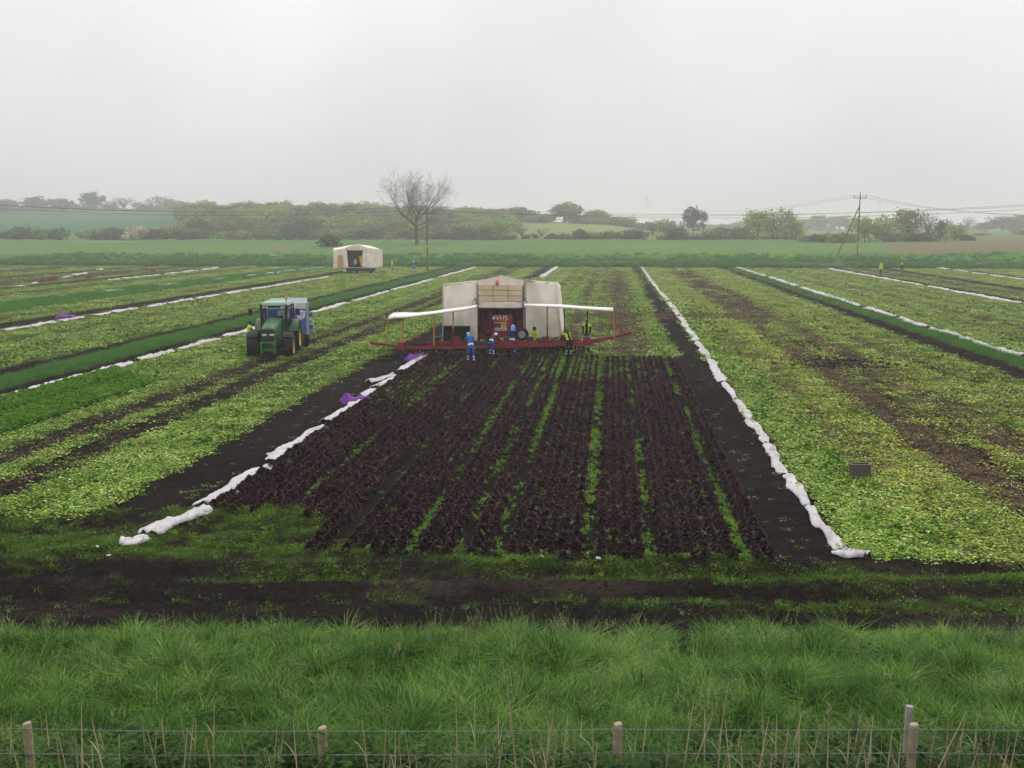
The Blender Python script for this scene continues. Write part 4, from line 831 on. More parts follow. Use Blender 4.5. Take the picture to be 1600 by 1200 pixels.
def harvester():
    Yt, Yb = 57.0, 54.3; X0 = plane_at(787, 545, Yt)[0]; e = empty('lettuce_harvester', (X0, Yt, 0), 0, 'white tented lettuce harvester with red boom and wide awnings working the red bed', 'harvester')
    def T(px, py, Y=Yt): x, z = plane_at(px, py, Y); return (x - X0, Y - Yt, z)
    # cover
    lt, lm, ap, rm, rt = T(692, 444), T(745, 438), T(783, 430), T(820, 437), T(871, 441)
    dp = 4.5
    def back(p): return (p[0] * .98, p[1] + dp, p[2] - (.45 if p[2] > 2 else 0))
    sheet('side_panel', e, T(691, 524), T(746, 533), lm, lt, M_CANVAS, .22, 34, 24, 1)
    sheet('side_panel', e, T(822, 528), T(877, 526), rt, rm, M_CANVAS, .22, 34, 24, 2)
    sheet('side_wall', e, T(691, 524), back(T(691, 524)), back(lt), lt, M_CANVAS, .08, 20, 12, 3); sheet('side_wall', e, T(877, 526), back(T(877, 526)), back(rt), rt, M_CANVAS, .08, 20, 12, 4)
    for a, b, sd in ((lt, lm, 5), (lm, ap, 6), (ap, rm, 7), (rm, rt, 8)): sheet('roof_panel', e, a, b, back(b), back(a), M_CANVAS, .05, 10, 12, sd)
    sheet('back_wall', e, back(T(691, 540)), back(T(877, 540)), back(rt), back(lt), M_CANVAS, .05, 10, 8, 9)
    g = MB(); q = [T(747, 445), T(746, 439), T(783, 431.5), T(819, 438), T(818, 445)]; g.add([(x, y - .03, z) for x, y, z in q], [(0, 1, 2, 3, 4)]); gg = g.build('gable', M_CANVAS, e); sd = gg.modifiers.new('t', 'SOLIDIFY'); sd.thickness = .02
    bx0, bx1 = T(747.5, 450)[0], T(817, 450)[0]; bz1, bz0 = T(783, 444.5)[2], T(783, 471)[2]
    for r in range(3):
        for c in range(3):
            w_ = (bx1 - bx0) / 3; h_ = (bz1 - bz0) / 3; tl = random.uniform(-.015, .015)
            MB().box((bx0 + c * w_ + .012, -.09 + tl, bz0 + r * h_ + .015), (bx0 + (c + 1) * w_ - .012, -.05 + tl, bz0 + (r + 1) * h_ - .012)).build('board', M_BOARD, e, bevel=.008)
    sheet('flap', e, (bx0, -.04, T(783, 481)[2]), (bx1, -.04, T(783, 481)[2]), (bx1, -.06, bz0), (bx0, -.06, bz0), M_CANVAS, .05, 16, 6, 10)
    for px in (746, 819): MB().tube([T(px, 437), T(px, 545)], .035, 6).build('tent_pole', M_STEEL, e)
    for px in (742.5, 821):
        x, y, z = T(px, 472); lp = MB().lathe([(0, -.10), (.11, -.10), (.13, -.02), (.09, .06), (0, .08)], 12, 'y', (x, -.22, z)); lp.box((x - .02, -.14, z - .05), (x + .02, -.02, z + .25)); o = lp.build('lamp', M_DKM, e)
        MB().lathe([(0, -.107), (.10, -.106)], 12, 'y', (x, -.22, z)).build('lens', M_LAMP, o)
    x, y, z = T(777, 440.5); bc = MB().lathe([(.07, -.12), (.085, -.04), (.08, .08), (.04, .13), (0, .14)], 10, 'z', (x, -.16, z)).build('beacon', M_ORANGE, e); MB().box((x - .06, -.2, z - .16), (x + .06, -.05, z - .12)).build('bracket', M_DKM, bc)
    # machine inside the tent
    m = MB(); m.box((-1.15, .3, .55), (1.05, 3.8, 1.15)); m.box((-.95, .5, 1.15), (-.75, 3.6, 2.3)); m.box((1.0, .5, 1.15), (1.2, 3.6, 2.3)); m.box((-2.6, .3, .75), (3.0, .5, .98)); m.box((-3.0, 1.2, .6), (3.1, 1.45, .85)); m.build('chassis', M_REDP, e, bevel=.02)
    xa, za = plane_at(771, 492, Yt); xb, zb = plane_at(799, 544, Yt)
    bd = MB().box((xa - X0 - .05, -.28, zb - .05), (xb - X0 + .1, .32, za), taper=(.94, .8)).build('engine_cover', M_REDP, e, bevel=.04)
    x, y, z = T(783, 497); letters('lettering', 'VHS', .40, (x + .06, -.272, z), e, M_WHITE); MB().lathe([(0, 0), (.085, 0), (.085, .01)], 10, 'y', (x - .40, -.275, z + .02)).build('emblem', M_WHITE, e)
    MB().box((x - .36, -.30, z - .26), (x + .36, -.285, z - .235)).build('underline', M_WHITE, e)
    x, y, z = T(788, 507); MB().box((x - .16, -.315, z - .19), (x + .16, -.29, z + .19)).build('warning_sign', M_YELP, e); letters('lettering', '!', .22, (x, -.322, z), e, M_DKM)
    x, y, z = T(783.5, 513.5); pl = MB().box((x - .33, -.335, z - .075), (x + .33, -.318, z + .075)).build('number_plate', M_WHITE, e)
    tx = MB()
    for k in range(7): tx.box((x - .29 + k * .083, -.341, z - .045), (x - .29 + k * .083 + .05, -.336, z + .045))
    tx.build('characters', M_DKM, pl)
    x, y, z = T(784, 528.5); MB().box((x - .14, -.37, z - .09), (x + .14, -.345, z + .08)).build('yellow_plate', M_YELP, e)
    MB().box((-1.45, .9, .9), (1.35, 1.2, 2.5)).build('bulkhead', M_DKM, e)
    for xx in (-1.3, -.35, .45, 1.25): MB().box((xx - .06, .8, .9), (xx + .06, .9, 2.55)).build('upright', M_REDP, e)
    for zz in (1.25, 1.75, 2.3): MB().box((-1.4, .74, zz), (1.35, .80, zz + .09)).build('rail', M_REDP, e)
    for k, (xx, zz, w_, h_) in enumerate(((-1.15, 1.5, .35, .8), (.95, 1.45, .4, .7), (-.7, 2.15, .3, .4), (.75, 2.2, .25, .3))): MB().box((xx - w_ / 2, .55, zz - h_ / 2), (xx + w_ / 2, .85, zz + h_ / 2)).build('cabinet', M_REDP if k != 2 else M_BLK, e, bevel=.02)
    for k in range(6): 
        xx = -1.2 + k * .45; MB().tube([(xx, .6, 1.2), (xx + .1, .5, 1.8), (xx - .05, .6, 2.45)], .03, 5).build('hose', M_BLK, e)
    for xx in (-1.9, 1.75):
        w = MB().lathe([(.22, -.2), (.60, -.22), (.72, -.16), (.74, 0), (.72, .16), (.60, .22), (.22, .2)], 22, 'x', (xx, 1.7, .74)).build('wheel', M_BLK, e, smooth=True); MB().lathe([(0, -.12), (.36, -.14), (.38, .14), (0, .12)], 16, 'x', (xx, 1.7, .74)).build('rim', M_REDP, w)
    x, y, z = T(817, 521); w = MB().lathe([(.12, -.1), (.34, -.12), (.38, 0), (.34, .12), (.12, .1)], 16, 'y', (x, -.5, z)).build('spare_wheel', M_BLK, e, smooth=True); MB().lathe([(0, -.1), (.22, -.11), (.24, .05)], 14, 'y', (x, -.5, z)).build('rim', M_STEEL, w)
    xa, za = T(696, 509)[0], T(696, 509)[2]; xb, zb = T(736, 536)[0], T(736, 536)[2]
    eb = MB().box((xa, -.75, zb), (xb, -.25, za)).build('equipment_box', M_BLK, e, bevel=.02); MB().box((xa - .02, -.78, za), (xb + .02, -.22, za + .04)).build('lid', M_DKM, eb)
    # boom
    def Bm(px, py, y=Yb): return T(px, py, y)
    def beam(name, pts, h_, d_, mat=M_REDP):
        mb = MB()
        for a, b in zip(pts[:-1], pts[1:]):
            a, b = Vector(a), Vector(b); V = []
            for p in (a, b): V += [(p.x, p.y - d_, p.z - h_), (p.x, p.y + d_, p.z - h_), (p.x, p.y + d_, p.z + h_), (p.x, p.y - d_, p.z + h_)]
            mb.add(V, [(0, 1, 2, 3), (7, 6, 5, 4), (0, 4, 5, 1), (1, 5, 6, 2), (2, 6, 7, 3), (3, 7, 4, 0)])
        return mb.build(name, mat, e, bevel=.015)
    beam('boom', [Bm(627, 543), Bm(787, 541), Bm(918, 536)], .10, .16); beam('boom', [Bm(640, 537, 55.4), Bm(787, 536, 55.4), Bm(905, 532, 55.4)], .08, .08)
    beam('end_arm', [Bm(578, 535), Bm(630, 543)], .07, .06); beam('end_arm', [Bm(916, 537), Bm(986, 520)], .07, .06); beam('end_arm', [Bm(580, 537, 55.3), Bm(630, 540, 55.3)], .05, .05); beam('end_arm', [Bm(916, 533, 55.3), Bm(980, 522, 55.3)], .05, .05)
    for px, py in ((628, 540), (917, 532)):
        x, y, z = Bm(px, py); MB().box((x - .2, y - .25, z - .26), (x + .2, y + .3, z + .2)).build('hinge_block', M_REDP, e, bevel=.02)
    # work trays along the boom
    for k in range(8):
        pa = 640 + k * 34; x, y, z = Bm(pa, 540); x2 = Bm(pa + 28, 540)[0]; t_ = MB().box((x, y - .1, z + .08), (x2, y + 1.0, z + .14), taper=(1, .9)); t_.box((x, y - .12, z + .08), (x2, y - .06, z + .26)); t_.build('tray', M_REDP if k % 3 else M_DKM, e, bevel=.01)
    # cutter units, rubber flaps and depth wheels that hang below the boom
    for k in range(15):
        px = 632 + k * 19.5; x, y, z = Bm(px, 545); c = MB(); c.box((x - .05, y - .1, .25), (x + .05, y + .05, z)); c.box((x - .16, y - .2, .16), (x + .16, y + .35, .27)); c.tube([(x - .2, y - .3, .2), (x - .1, y - .6, .08), (x + .12, y - .62, .06)], .03, 5)
        for q in range(4): c.box((x - .25 + q * .13, y + .40, .06), (x - .16 + q * .13, y + .43, z - .05))
        c.build('cutter_unit', M_DKM, e)
    for px in (655, 710, 765, 822, 872, 905):
        x, y, z = Bm(px, 550); w = MB().lathe([(.08, -.07), (.22, -.08), (.25, 0), (.22, .08), (.08, .07)], 14, 'x', (x, y + .75, .25)).build('depth_wheel', M_BLK, e, smooth=True)
    flap = MB()
    for k in range(46):
        px = 640 + k * 6; x, y, z = Bm(px, 545); zz = .12 + .12 * random.random(); flap.box((x - .06, y + 1.0 + random.uniform(-.03, .03), zz), (x + .06, y + 1.03, z + .05))
    o = flap.build('rubber_curtain', M_BLK, e)
    # awnings on yellow posts
    def awn(pts, seed, side):
        mb = MB(); n = len(pts)
        rows = []
        for (px, pf, pb) in pts:
            a = Vector(T(px, pf, 53.6)); b = Vector(T(px, pb, 55.9)); rows.append([tuple(a + Vector((0, 0, -.10)))] + [tuple(a.lerp(b, t) + Vector((0, 0, (float(vn(px * .13, t * 3, seed)) - .5) * .07))) for t in (0, .33, .66, 1)] + [tuple(b + Vector((0, 0, -.08)))])
        V = [p for r in rows for p in r]; k = 6
        mb.add(V, [(i * k + j, (i + 1) * k + j, (i + 1) * k + j + 1, i * k + j + 1) for i in range(n - 1) for j in range(k - 1)]); o = mb.build('awning', M_AWN, e, smooth=True); s_ = o.modifiers.new('t', 'SOLIDIFY'); s_.thickness = .02
    awn([(607, 497, 494), (615, 495, 489), (632, 494, 487.5), (655, 491.5, 487.5), (680, 488.5, 485.5), (708, 485, 482), (730, 482, 479.5), (745, 478.5, 476.5)], 61, -1)
    awn([(819, 476.5, 474), (845, 477, 474.5), (875, 478.5, 475.5), (905, 480.5, 477.5), (935, 482.5, 479), (958, 484, 480.5)], 62, 1)
    for px, py, pb, mt in ((607, 497, 538, M_YELP), (630, 493, 541, M_YELP), (678, 488, 541, M_YELP), (708, 485, 541, M_REDP), (855, 478, 538, M_REDP), (958, 484, 527, M_YELP)):
        a, b = T(px, py + 1, 53.9), T(px - (3 if px < 640 else 0) + (2 if px > 940 else 0), pb, 54.2); pm = Vector(a).lerp(Vector(b), .5)
        MB().tube([a, pm], .045, 6).build('post', M_YELP, e); MB().tube([pm, b], .045, 6).build('post', mt, e)
    for px, py, pb in ((882, 476.5, 530), (918, 479, 528)): MB().tube([T(px, py, 55.8), T(px, pb, 55.6)], .035, 6).build('post', M_DKM, e)
    for k in range(17):
        px = 636 + k * 17; a, b = Bm(px, 543), Bm(px + (9 if k % 2 else -9), 536.5, 55.4); MB().tube([a, b], .035, 5).build('brace', M_REDP, e)
        x, y, z = Bm(px, 541); MB().box((x - .03, y - .05, z), (x + .03, y + .05, z + random.uniform(.2, .42))).build('bracket', M_REDP, e)
    # litter of red leaves and crates of heads along the trays
    for k in range(9):
        px = 650 + k * 29 + random.uniform(-5, 5); x, y, z = Bm(px, 538); MB().box((x - .2, y + .2, z + .15), (x + .2, y + .55, z + .38)).build('crate', random.choice((M_BLK, M_DKM, M_REDP)), e, bevel=.01)
    return e
harvester()
# leaf trash caught on and under the boom
n = 420; px_ = rng.uniform(630, 925, n); bx = np.array([plane_at(p, 545, 54.4)[0] for p in px_]); by = 54.2 + rng.random(n) * 1.2; bz = .05 + rng.random(n) ** 1.5 * .5
scatter('leaf_trash', RED + WASTE[:2] + TRASH[:2], np.c_[bx, by, bz], np.c_[rng.uniform(-1.5, 1.5, n), rng.uniform(-1.5, 1.5, n), rng.random(n) * 6.28], rng.uniform(.3, .75, n), label='torn red and green leaves caught under the harvester boom', cat='leaf litter')
# a light blue bag hung on the tent corner
x, z = plane_at(695, 523, 56.4)
bm_ = MB().lathe([(.02, .34), (.10, .28), (.16, .05), (.19, -.12), (.12, -.22), (0, -.24)], 12, 'z', (0, 0, 0)); bm_.v = [(a * 1.1 + .03 * math.sin(c * 20), b * .8 + .03 * math.sin(a * 30), c) for a, b, c in bm_.v]
tag(bm_.build('plastic_bag', plain('light_blue_plastic', (.22, .42, .72), .4, .4), loc=(x, 56.4, z), smooth=True), 'light blue plastic bag hanging at the corner of the harvester tent', 'bag')

def far_tent():
    Yt = 158.0; X0 = plane_at(560, 424, Yt)[0]; e = empty('harvester_tent', (X0, Yt, 0), 0, 'smaller white harvester tent with dark doorway at the far end of the field', 'harvester')
    def T(px, py, Y=Yt): x, z = plane_at(px, py, Y); return (x - X0, Y - Yt, z)
    fl, fl2, ap, fr, fr2 = T(521, 392), T(541, 386.5), T(556, 382), T(567, 386), T(572, 386)
    br_, brb = T(597, 390.5, Yt + 3), T(597, 418, Yt + 3)
    sheet('front_panel', e, T(521, 420), T(544.5, 419), fl2, fl, M_CANVAS, .15, 20, 14, 21); sheet('front_panel', e, T(566, 418), T(572, 418), fr2, fr, M_CANVAS, .05, 6, 10, 22)
    sheet('side_wall', e, T(572, 418), brb, br_, fr2, M_CANVAS, .22, 26, 14, 23)
    g = MB(); q = [T(544, 391), fl2, ap, fr, T(566, 391)]; g.add(q, [(0, 1, 2, 3, 4)]); o = g.build('gable', M_CANVAS, e); o.modifiers.new('t', 'SOLIDIFY').thickness = .04
    b0, b1 = T(560, 378.5, Yt + 5), T(521, 388, Yt + 6); sheet('roof_panel', e, fl, fl2, T(548, 383, Yt + 6), b1, M_CANVAS, .06, 8, 8, 24); sheet('roof_panel', e, fl2, ap, T(572, 382.5, Yt + 5), T(548, 383, Yt + 6), M_CANVAS, .05, 8, 8, 25)
    sheet('roof_panel', e, ap, fr2, br_, T(580, 384.5, Yt + 4), M_CANVAS, .05, 10, 8, 26)
    sheet('side_wall', e, T(521, 420), T(522, 417, Yt + 6), b1, fl, M_CANVAS, .1, 10, 10, 27)
    a, b = T(548, 387), T(561, 388); MB().box((a[0], -.10, b[2] - .05), (b[0], -.05, a[2] + .06)).build('board', M_BOARD, e)
    a, b = T(544, 391), T(562, 418); MB().box((a[0] - .9, .8, b[2]), (b[0] + .8, .9, a[2] + .3)).build('doorway', M_BLK, e)
    for k in range(3): MB().box((a[0] + .3 + k * .5, .45, b[2] + .3 + .2 * k), (a[0] + .65 + k * .5, .75, b[2] + 1.1 + .2 * k)).build('crate', (M_DKM, M_STEEL, M_BLK)[k], e)
    a, b = T(561, 400), T(566, 416); MB().add([(a[0], -.06, a[2]), (b[0] + .05, -.06, a[2]), (b[0], -.06, b[2]), (b[0] - .25, -.06, b[2])], [(0, 1, 2, 3)]).build('orange_flap', M_YELP, e)
    a, b = T(528, 399), T(536, 419); MB().box((a[0], -.16, b[2]), (b[0], -.11, a[2])).build('door', M_BRN, e)
    a, b = T(545, 418), T(586, 427, Yt - .8); p_ = MB().box((a[0], -1.6, .38), (b[0], -.25, a[2] - .02)).build('platform', M_BLK, e, bevel=.03); MB().box((a[0] - .1, -1.66, a[2] - .02), (b[0] + .1, -.2, a[2] + .05)).build('rim', M_STEEL, p_)
    for xx in (a[0] + .5, a[0] + 1.5, b[0] - .6): MB().lathe([(.1, -.12), (.3, -.13), (.36, 0), (.3, .13), (.1, .12)], 12, 'x', (xx, -.9, .36)).build('wheel', M_BLK, e)
    MB().box((a[0] - .55, -1.3, .3), (a[0] - .05, -.8, .55)).build('white_box', M_WHITE, e)
far_tent()

def wheel(e, c, r, w, rimr, side):
    mb = MB(); x, y, z = c
    mb.lathe([(rimr, -w / 2 * .85), (r * .86, -w / 2), (r * .95, -w / 2 * .8), (r * .97, 0), (r * .95, w / 2 * .8), (r * .86, w / 2), (rimr, w / 2 * .85)], 28, 'x', c)
    for k in range(22):
        for sd in (-1, 1):
            a = 2 * math.pi * (k + (.5 if sd > 0 else 0)) / 22; P = []
            for (xx, da) in ((0.02 * sd, 0.12), (sd * w * .48, -.06)):
                for dr in (.94, 1.02):
                    for q in (-.055, .055): P.append((x + xx, y + r * dr * math.cos(a + da + q), z + r * dr * math.sin(a + da + q)))
            mb.add(P, [(0, 1, 3, 2), (4, 6, 7, 5), (0, 4, 5, 1), (2, 3, 7, 6), (0, 2, 6, 4), (1, 5, 7, 3)])
    w_ = MB().lathe([(0, .02 * side), (rimr * .35, .05 * side), (rimr * .4, -.05 * side), (rimr * .85, -.02 * side), (rimr, w * .36 * side), (rimr * 1.04, w * .42 * side), (rimr * 1.02, -w * .3 * side)], 24, 'x', c)
    o = empty('wheel'); o.parent = e
    mb.build('tyre', M_BLK, o); w_.build('rim', M_RIM, o, smooth=False)
def tractor():
    p = at(424, 557); e = empty('tractor', (p.x, p.y, gz1(p.x, p.y) - .02), R(10), 'green farm tractor with yellow wheels facing the camera on the left strip', 'tractor')
    wheel(e, (-.98, .2, .70), .70, .56, .40, -1); wheel(e, (.98, .2, .70), .70, .56, .40, 1); wheel(e, (-.95, 2.95, .92), .92, .62, .52, -1); wheel(e, (.95, 2.95, .92), .92, .62, .52, 1)
    MB().box((-.75, .1, .55), (.75, .35, .78)).build('axle', M_DKM, e); MB().box((-.75, 2.75, .75), (.75, 3.15, 1.1)).build('axle', M_DKM, e)
    # bonnet with a rounded, sloping nose
    sec = [(-.78, .30, 1.02, 1.62), (-.70, .36, .98, 1.80), (-.3, .40, .95, 1.98), (.6, .42, .95, 2.10), (1.65, .44, .95, 2.18)]; mb = MB(); V = []
    for y, hw, z0, z1 in sec:
        V += [(-hw, y, z0), (-hw, y, z1 - .16), (-hw * .8, y, z1 - .04), (-hw * .3, y, z1), (hw * .3, y, z1), (hw * .8, y, z1 - .04), (hw, y, z1 - .16), (hw, y, z0)]
    k = 8; mb.add(V, [(i * k + j, i * k + j + 1, (i + 1) * k + j + 1, (i + 1) * k + j) for i in range(len(sec) - 1) for j in range(k - 1)] + [tuple(range(7, -1, -1))]); bo = mb.build('bonnet', M_GREENP, e, smooth=False, bevel=.015)
    MB().box((-.33, -.815, 1.50), (.33, -.74, 1.72)).build('grille', M_BLK, e, bevel=.02); MB().box((-.30, -.80, 1.02), (.30, -.73, 1.36)).build('grille', M_BLK, e, bevel=.02)
    for xx in (-.2, .2): MB().box((xx - .13, -.835, 1.37), (xx + .13, -.76, 1.48)).build('headlight', M_LAMP, e, bevel=.02)
    MB().box((-.05, -.83, 1.38), (.05, -.79, 1.47)).build('badge', M_DKM, e); MB().box((-.03, -.60, 1.90), (.03, -.56, 1.93)).build('emblem', M_YELP, e)
    lk = MB(); lk.box((-.42, -1.05, .95), (.42, -.72, 1.05)); lk.box((-.42, -1.08, .40), (-.28, -.70, .98)); lk.box((.28, -1.08, .40), (.42, -.70, .98)); lk.box((-.35, -.95, .52), (.35, -.72, .66)); lk.box((-.3, -.8, .5), (.3, 1.6, .95)); lk.build('front_linkage', M_GREENP, e, bevel=.02)
    MB().box((-.28, -.1, .45), (.28, 3.2, .95)).build('engine_block', M_DKM, e)
    for sx in (-1, 1):
        f = MB(); n = 8
        f.grid(lambda u, v: (sx * (.70 + .56 * v), .2 + .86 * math.cos(.35 + 2.0 * u), .70 + .80 * math.sin(.35 + 2.0 * u)), n, 1); o = f.build('mudguard', M_BLK, e); o.modifiers.new('t', 'SOLIDIFY').thickness = .03
        f = MB(); f.grid(lambda u, v: (sx * (.60 + .62 * v), 2.95 + 1.06 * math.cos(.2 + 2.5 * u), .92 + 1.05 * math.sin(.2 + 2.5 * u)), 12, 1); o = f.build('mudguard', M_GREENP, e); o.modifiers.new('t', 'SOLIDIFY').thickness = .04
        MB().box((sx * .62 - .2, 1.1, .35), (sx * .62 + .2, 1.75, .45)).box((sx * .62 - .18, 1.15, .62), (sx * .62 + .18, 1.7, .70)).build('step', M_DKM, e)
    # cab
    c = MB(); z0, z1 = 1.25, 2.82; A = [(-.62, 1.75), (.62, 1.75), (.82, 2.5), (.82, 3.5), (-.82, 3.5), (-.82, 2.5)]
    T_ = [(-.70, 1.70), (.70, 1.70), (.84, 2.4), (.80, 3.45), (-.80, 3.45), (-.84, 2.4)]
    for (a, b) in zip(A, T_): c.tube([(a[0], a[1], z0), (b[0], b[1], z1)], .045, 6)
    c.box((-.75, 1.7, 1.05), (.75, 3.5, 1.28)); c.box((-.8, 1.62, 2.74), (.8, 3.5, 2.84)); c.build('cab_frame', M_BLK, e)
    rf = MB().box((-.82, 1.50, 2.84), (.82, 3.55, 3.02), taper=(.9, .93)).build('cab_roof', M_LGREEN, e, bevel=.05)
    for i in range(6):
        a, b = A[i], A[(i + 1) % 6]; ta, tb = T_[i], T_[(i + 1) % 6]
        MB().add([(a[0], a[1], z0), (b[0], b[1], z0), (tb[0], tb[1], z1 - .08), (ta[0], ta[1], z1 - .08)], [(0, 1, 2, 3)]).build('window', M_GLASS, e)
    for xx in (-.58, -.42, .42, .58): MB().lathe([(0, -.05), (.06, -.05), (.07, .05)], 10, 'y', (xx, 1.52, 2.76)).build('work_light', M_LAMP, e)
    MB().box((-.26, 2.75, 1.3), (.26, 2.95, 2.15)).box((-.28, 2.4, 1.3), (.28, 2.9, 1.6)).build('seat', M_BLK, e, bevel=.05)
    MB().tube([(0, 1.95, 1.3), (0, 2.15, 1.85)], .035, 6).lathe([(.17, -.015), (.20, 0), (.17, .015)], 14, 'z', (0, 2.15, 1.86)).build('steering_wheel', M_BLK, e)
    MB().tube([(.66, 1.45, 1.1), (.66, 1.45, 2.0), (.66, 1.45, 2.9)], [.09, .09, .045], 10).build('exhaust', M_BLK, e); MB().tube([(-.74, 1.55, 1.4), (-.74, 1.5, 2.95)], .05, 8).build('intake_pipe', M_BLK, e)
    for sx in (-1, 1):
        a = MB().tube([(sx * .8, 1.7, 2.6), (sx * 1.1, 1.5, 2.72), (sx * 1.32, 1.48, 2.66)], .02, 5).build('mirror_arm', M_DKM, e); MB().box((sx * 1.33 - .11, 1.44, 2.30), (sx * 1.33 + .11, 1.52, 2.68)).build('mirror', M_BLK, a, bevel=.02)
    b = MB().tube([(.62, 2.0, 3.0), (.62, 2.0, 3.16)], .02, 6).build('beacon_stem', M_DKM, e); MB().lathe([(.07, 0), (.085, .05), (.08, .13), (.04, .18), (0, .19)], 10, 'z', (.62, 2.0, 3.16)).build('beacon', M_ORANGE, b)
tractor()
def trailer():
    p = at(424, 557); X, Y0 = p.x - math.sin(R(10)) * 5.4 + .15, p.y + math.cos(R(10)) * 5.4; e = empty('box_trailer', (X, Y0, gz1(X, Y0)), R(17), 'blue box trailer with white top hitched behind the green tractor', 'trailer')
    MB().box((-1.25, 0, .75), (1.25, 4.4, 2.28)).build('body', M_BLUE, e, bevel=.03); MB().box((-1.25, .06, 2.28), (1.25, 4.4, 2.68), taper=(.94, .97)).build('roof', plain('grey_roof_sheet', (.24, .27, .30), .6, .3), e, bevel=.05); MB().box((-1.25, -.01, 2.28), (1.25, .06, 2.70)).build('top_panel', M_WHITE, e, bevel=.02)
    for sx in (-1.2, 1.2): MB().box((sx - .09, -.06, .7), (sx + .09, .09, 2.68)).build('corner_post', M_STEEL, e, bevel=.01)
    MB().box((-.95, -.035, 2.34), (-.1, -.015, 2.62)).build('vent', M_LAMP, e); MB().box((.55, -.035, 2.34), (1.0, -.015, 2.62)).build('vent', M_LAMP, e)
    for xx in (-.30, .82):
        sh = MB(); sh.prism([(xx - .26, 2.16), (xx - .24, 1.78), (xx, 1.62), (xx + .24, 1.78), (xx + .26, 2.16), (xx, 2.22)], -.03, -.012); o = sh.build('emblem', M_WHITE, e)
        q = MB(); q.box((xx - .17, -.04, 2.02), (xx + .17, -.031, 2.07)); q.box((xx - .12, -.04, 1.90), (xx + .13, -.031, 1.94)); q.box((xx - .08, -.04, 1.79), (xx + .08, -.031, 1.82)); q.build('emblem_mark', M_BLUE, o)
    MB().box((-1.1, -.4, .6), (1.1, 4.4, .75)).tube([(0, -.3, .7), (0, -1.9, .55)], .07, 6).build('chassis', M_DKM, e)
    for y in (2.2, 3.3):
        for sx in (-1, 1):
            w = MB().lathe([(.2, -.13), (.40, -.14), (.44, 0), (.40, .14), (.2, .13)], 18, 'x', (sx * 1.12, y, .44)).build('wheel', M_BLK, e, smooth=True); MB().lathe([(0, -.1), (.22, -.11), (.22, .11), (0, .1)], 12, 'x', (sx * 1.12, y, .44)).build('rim', M_STEEL, w)
    MB().box((1.25, .7, 1.72), (1.5, 1.2, 2.02)).build('side_locker', M_BLUE, e, bevel=.02); MB().box((1.25, .5, 1.0), (1.52, 1.3, 1.28)).build('side_locker', M_BLUE, e, bevel=.02); MB().box((1.25, 1.6, .5), (1.45, 2.0, 1.5)).build('steps', M_STEEL, e)
trailer()

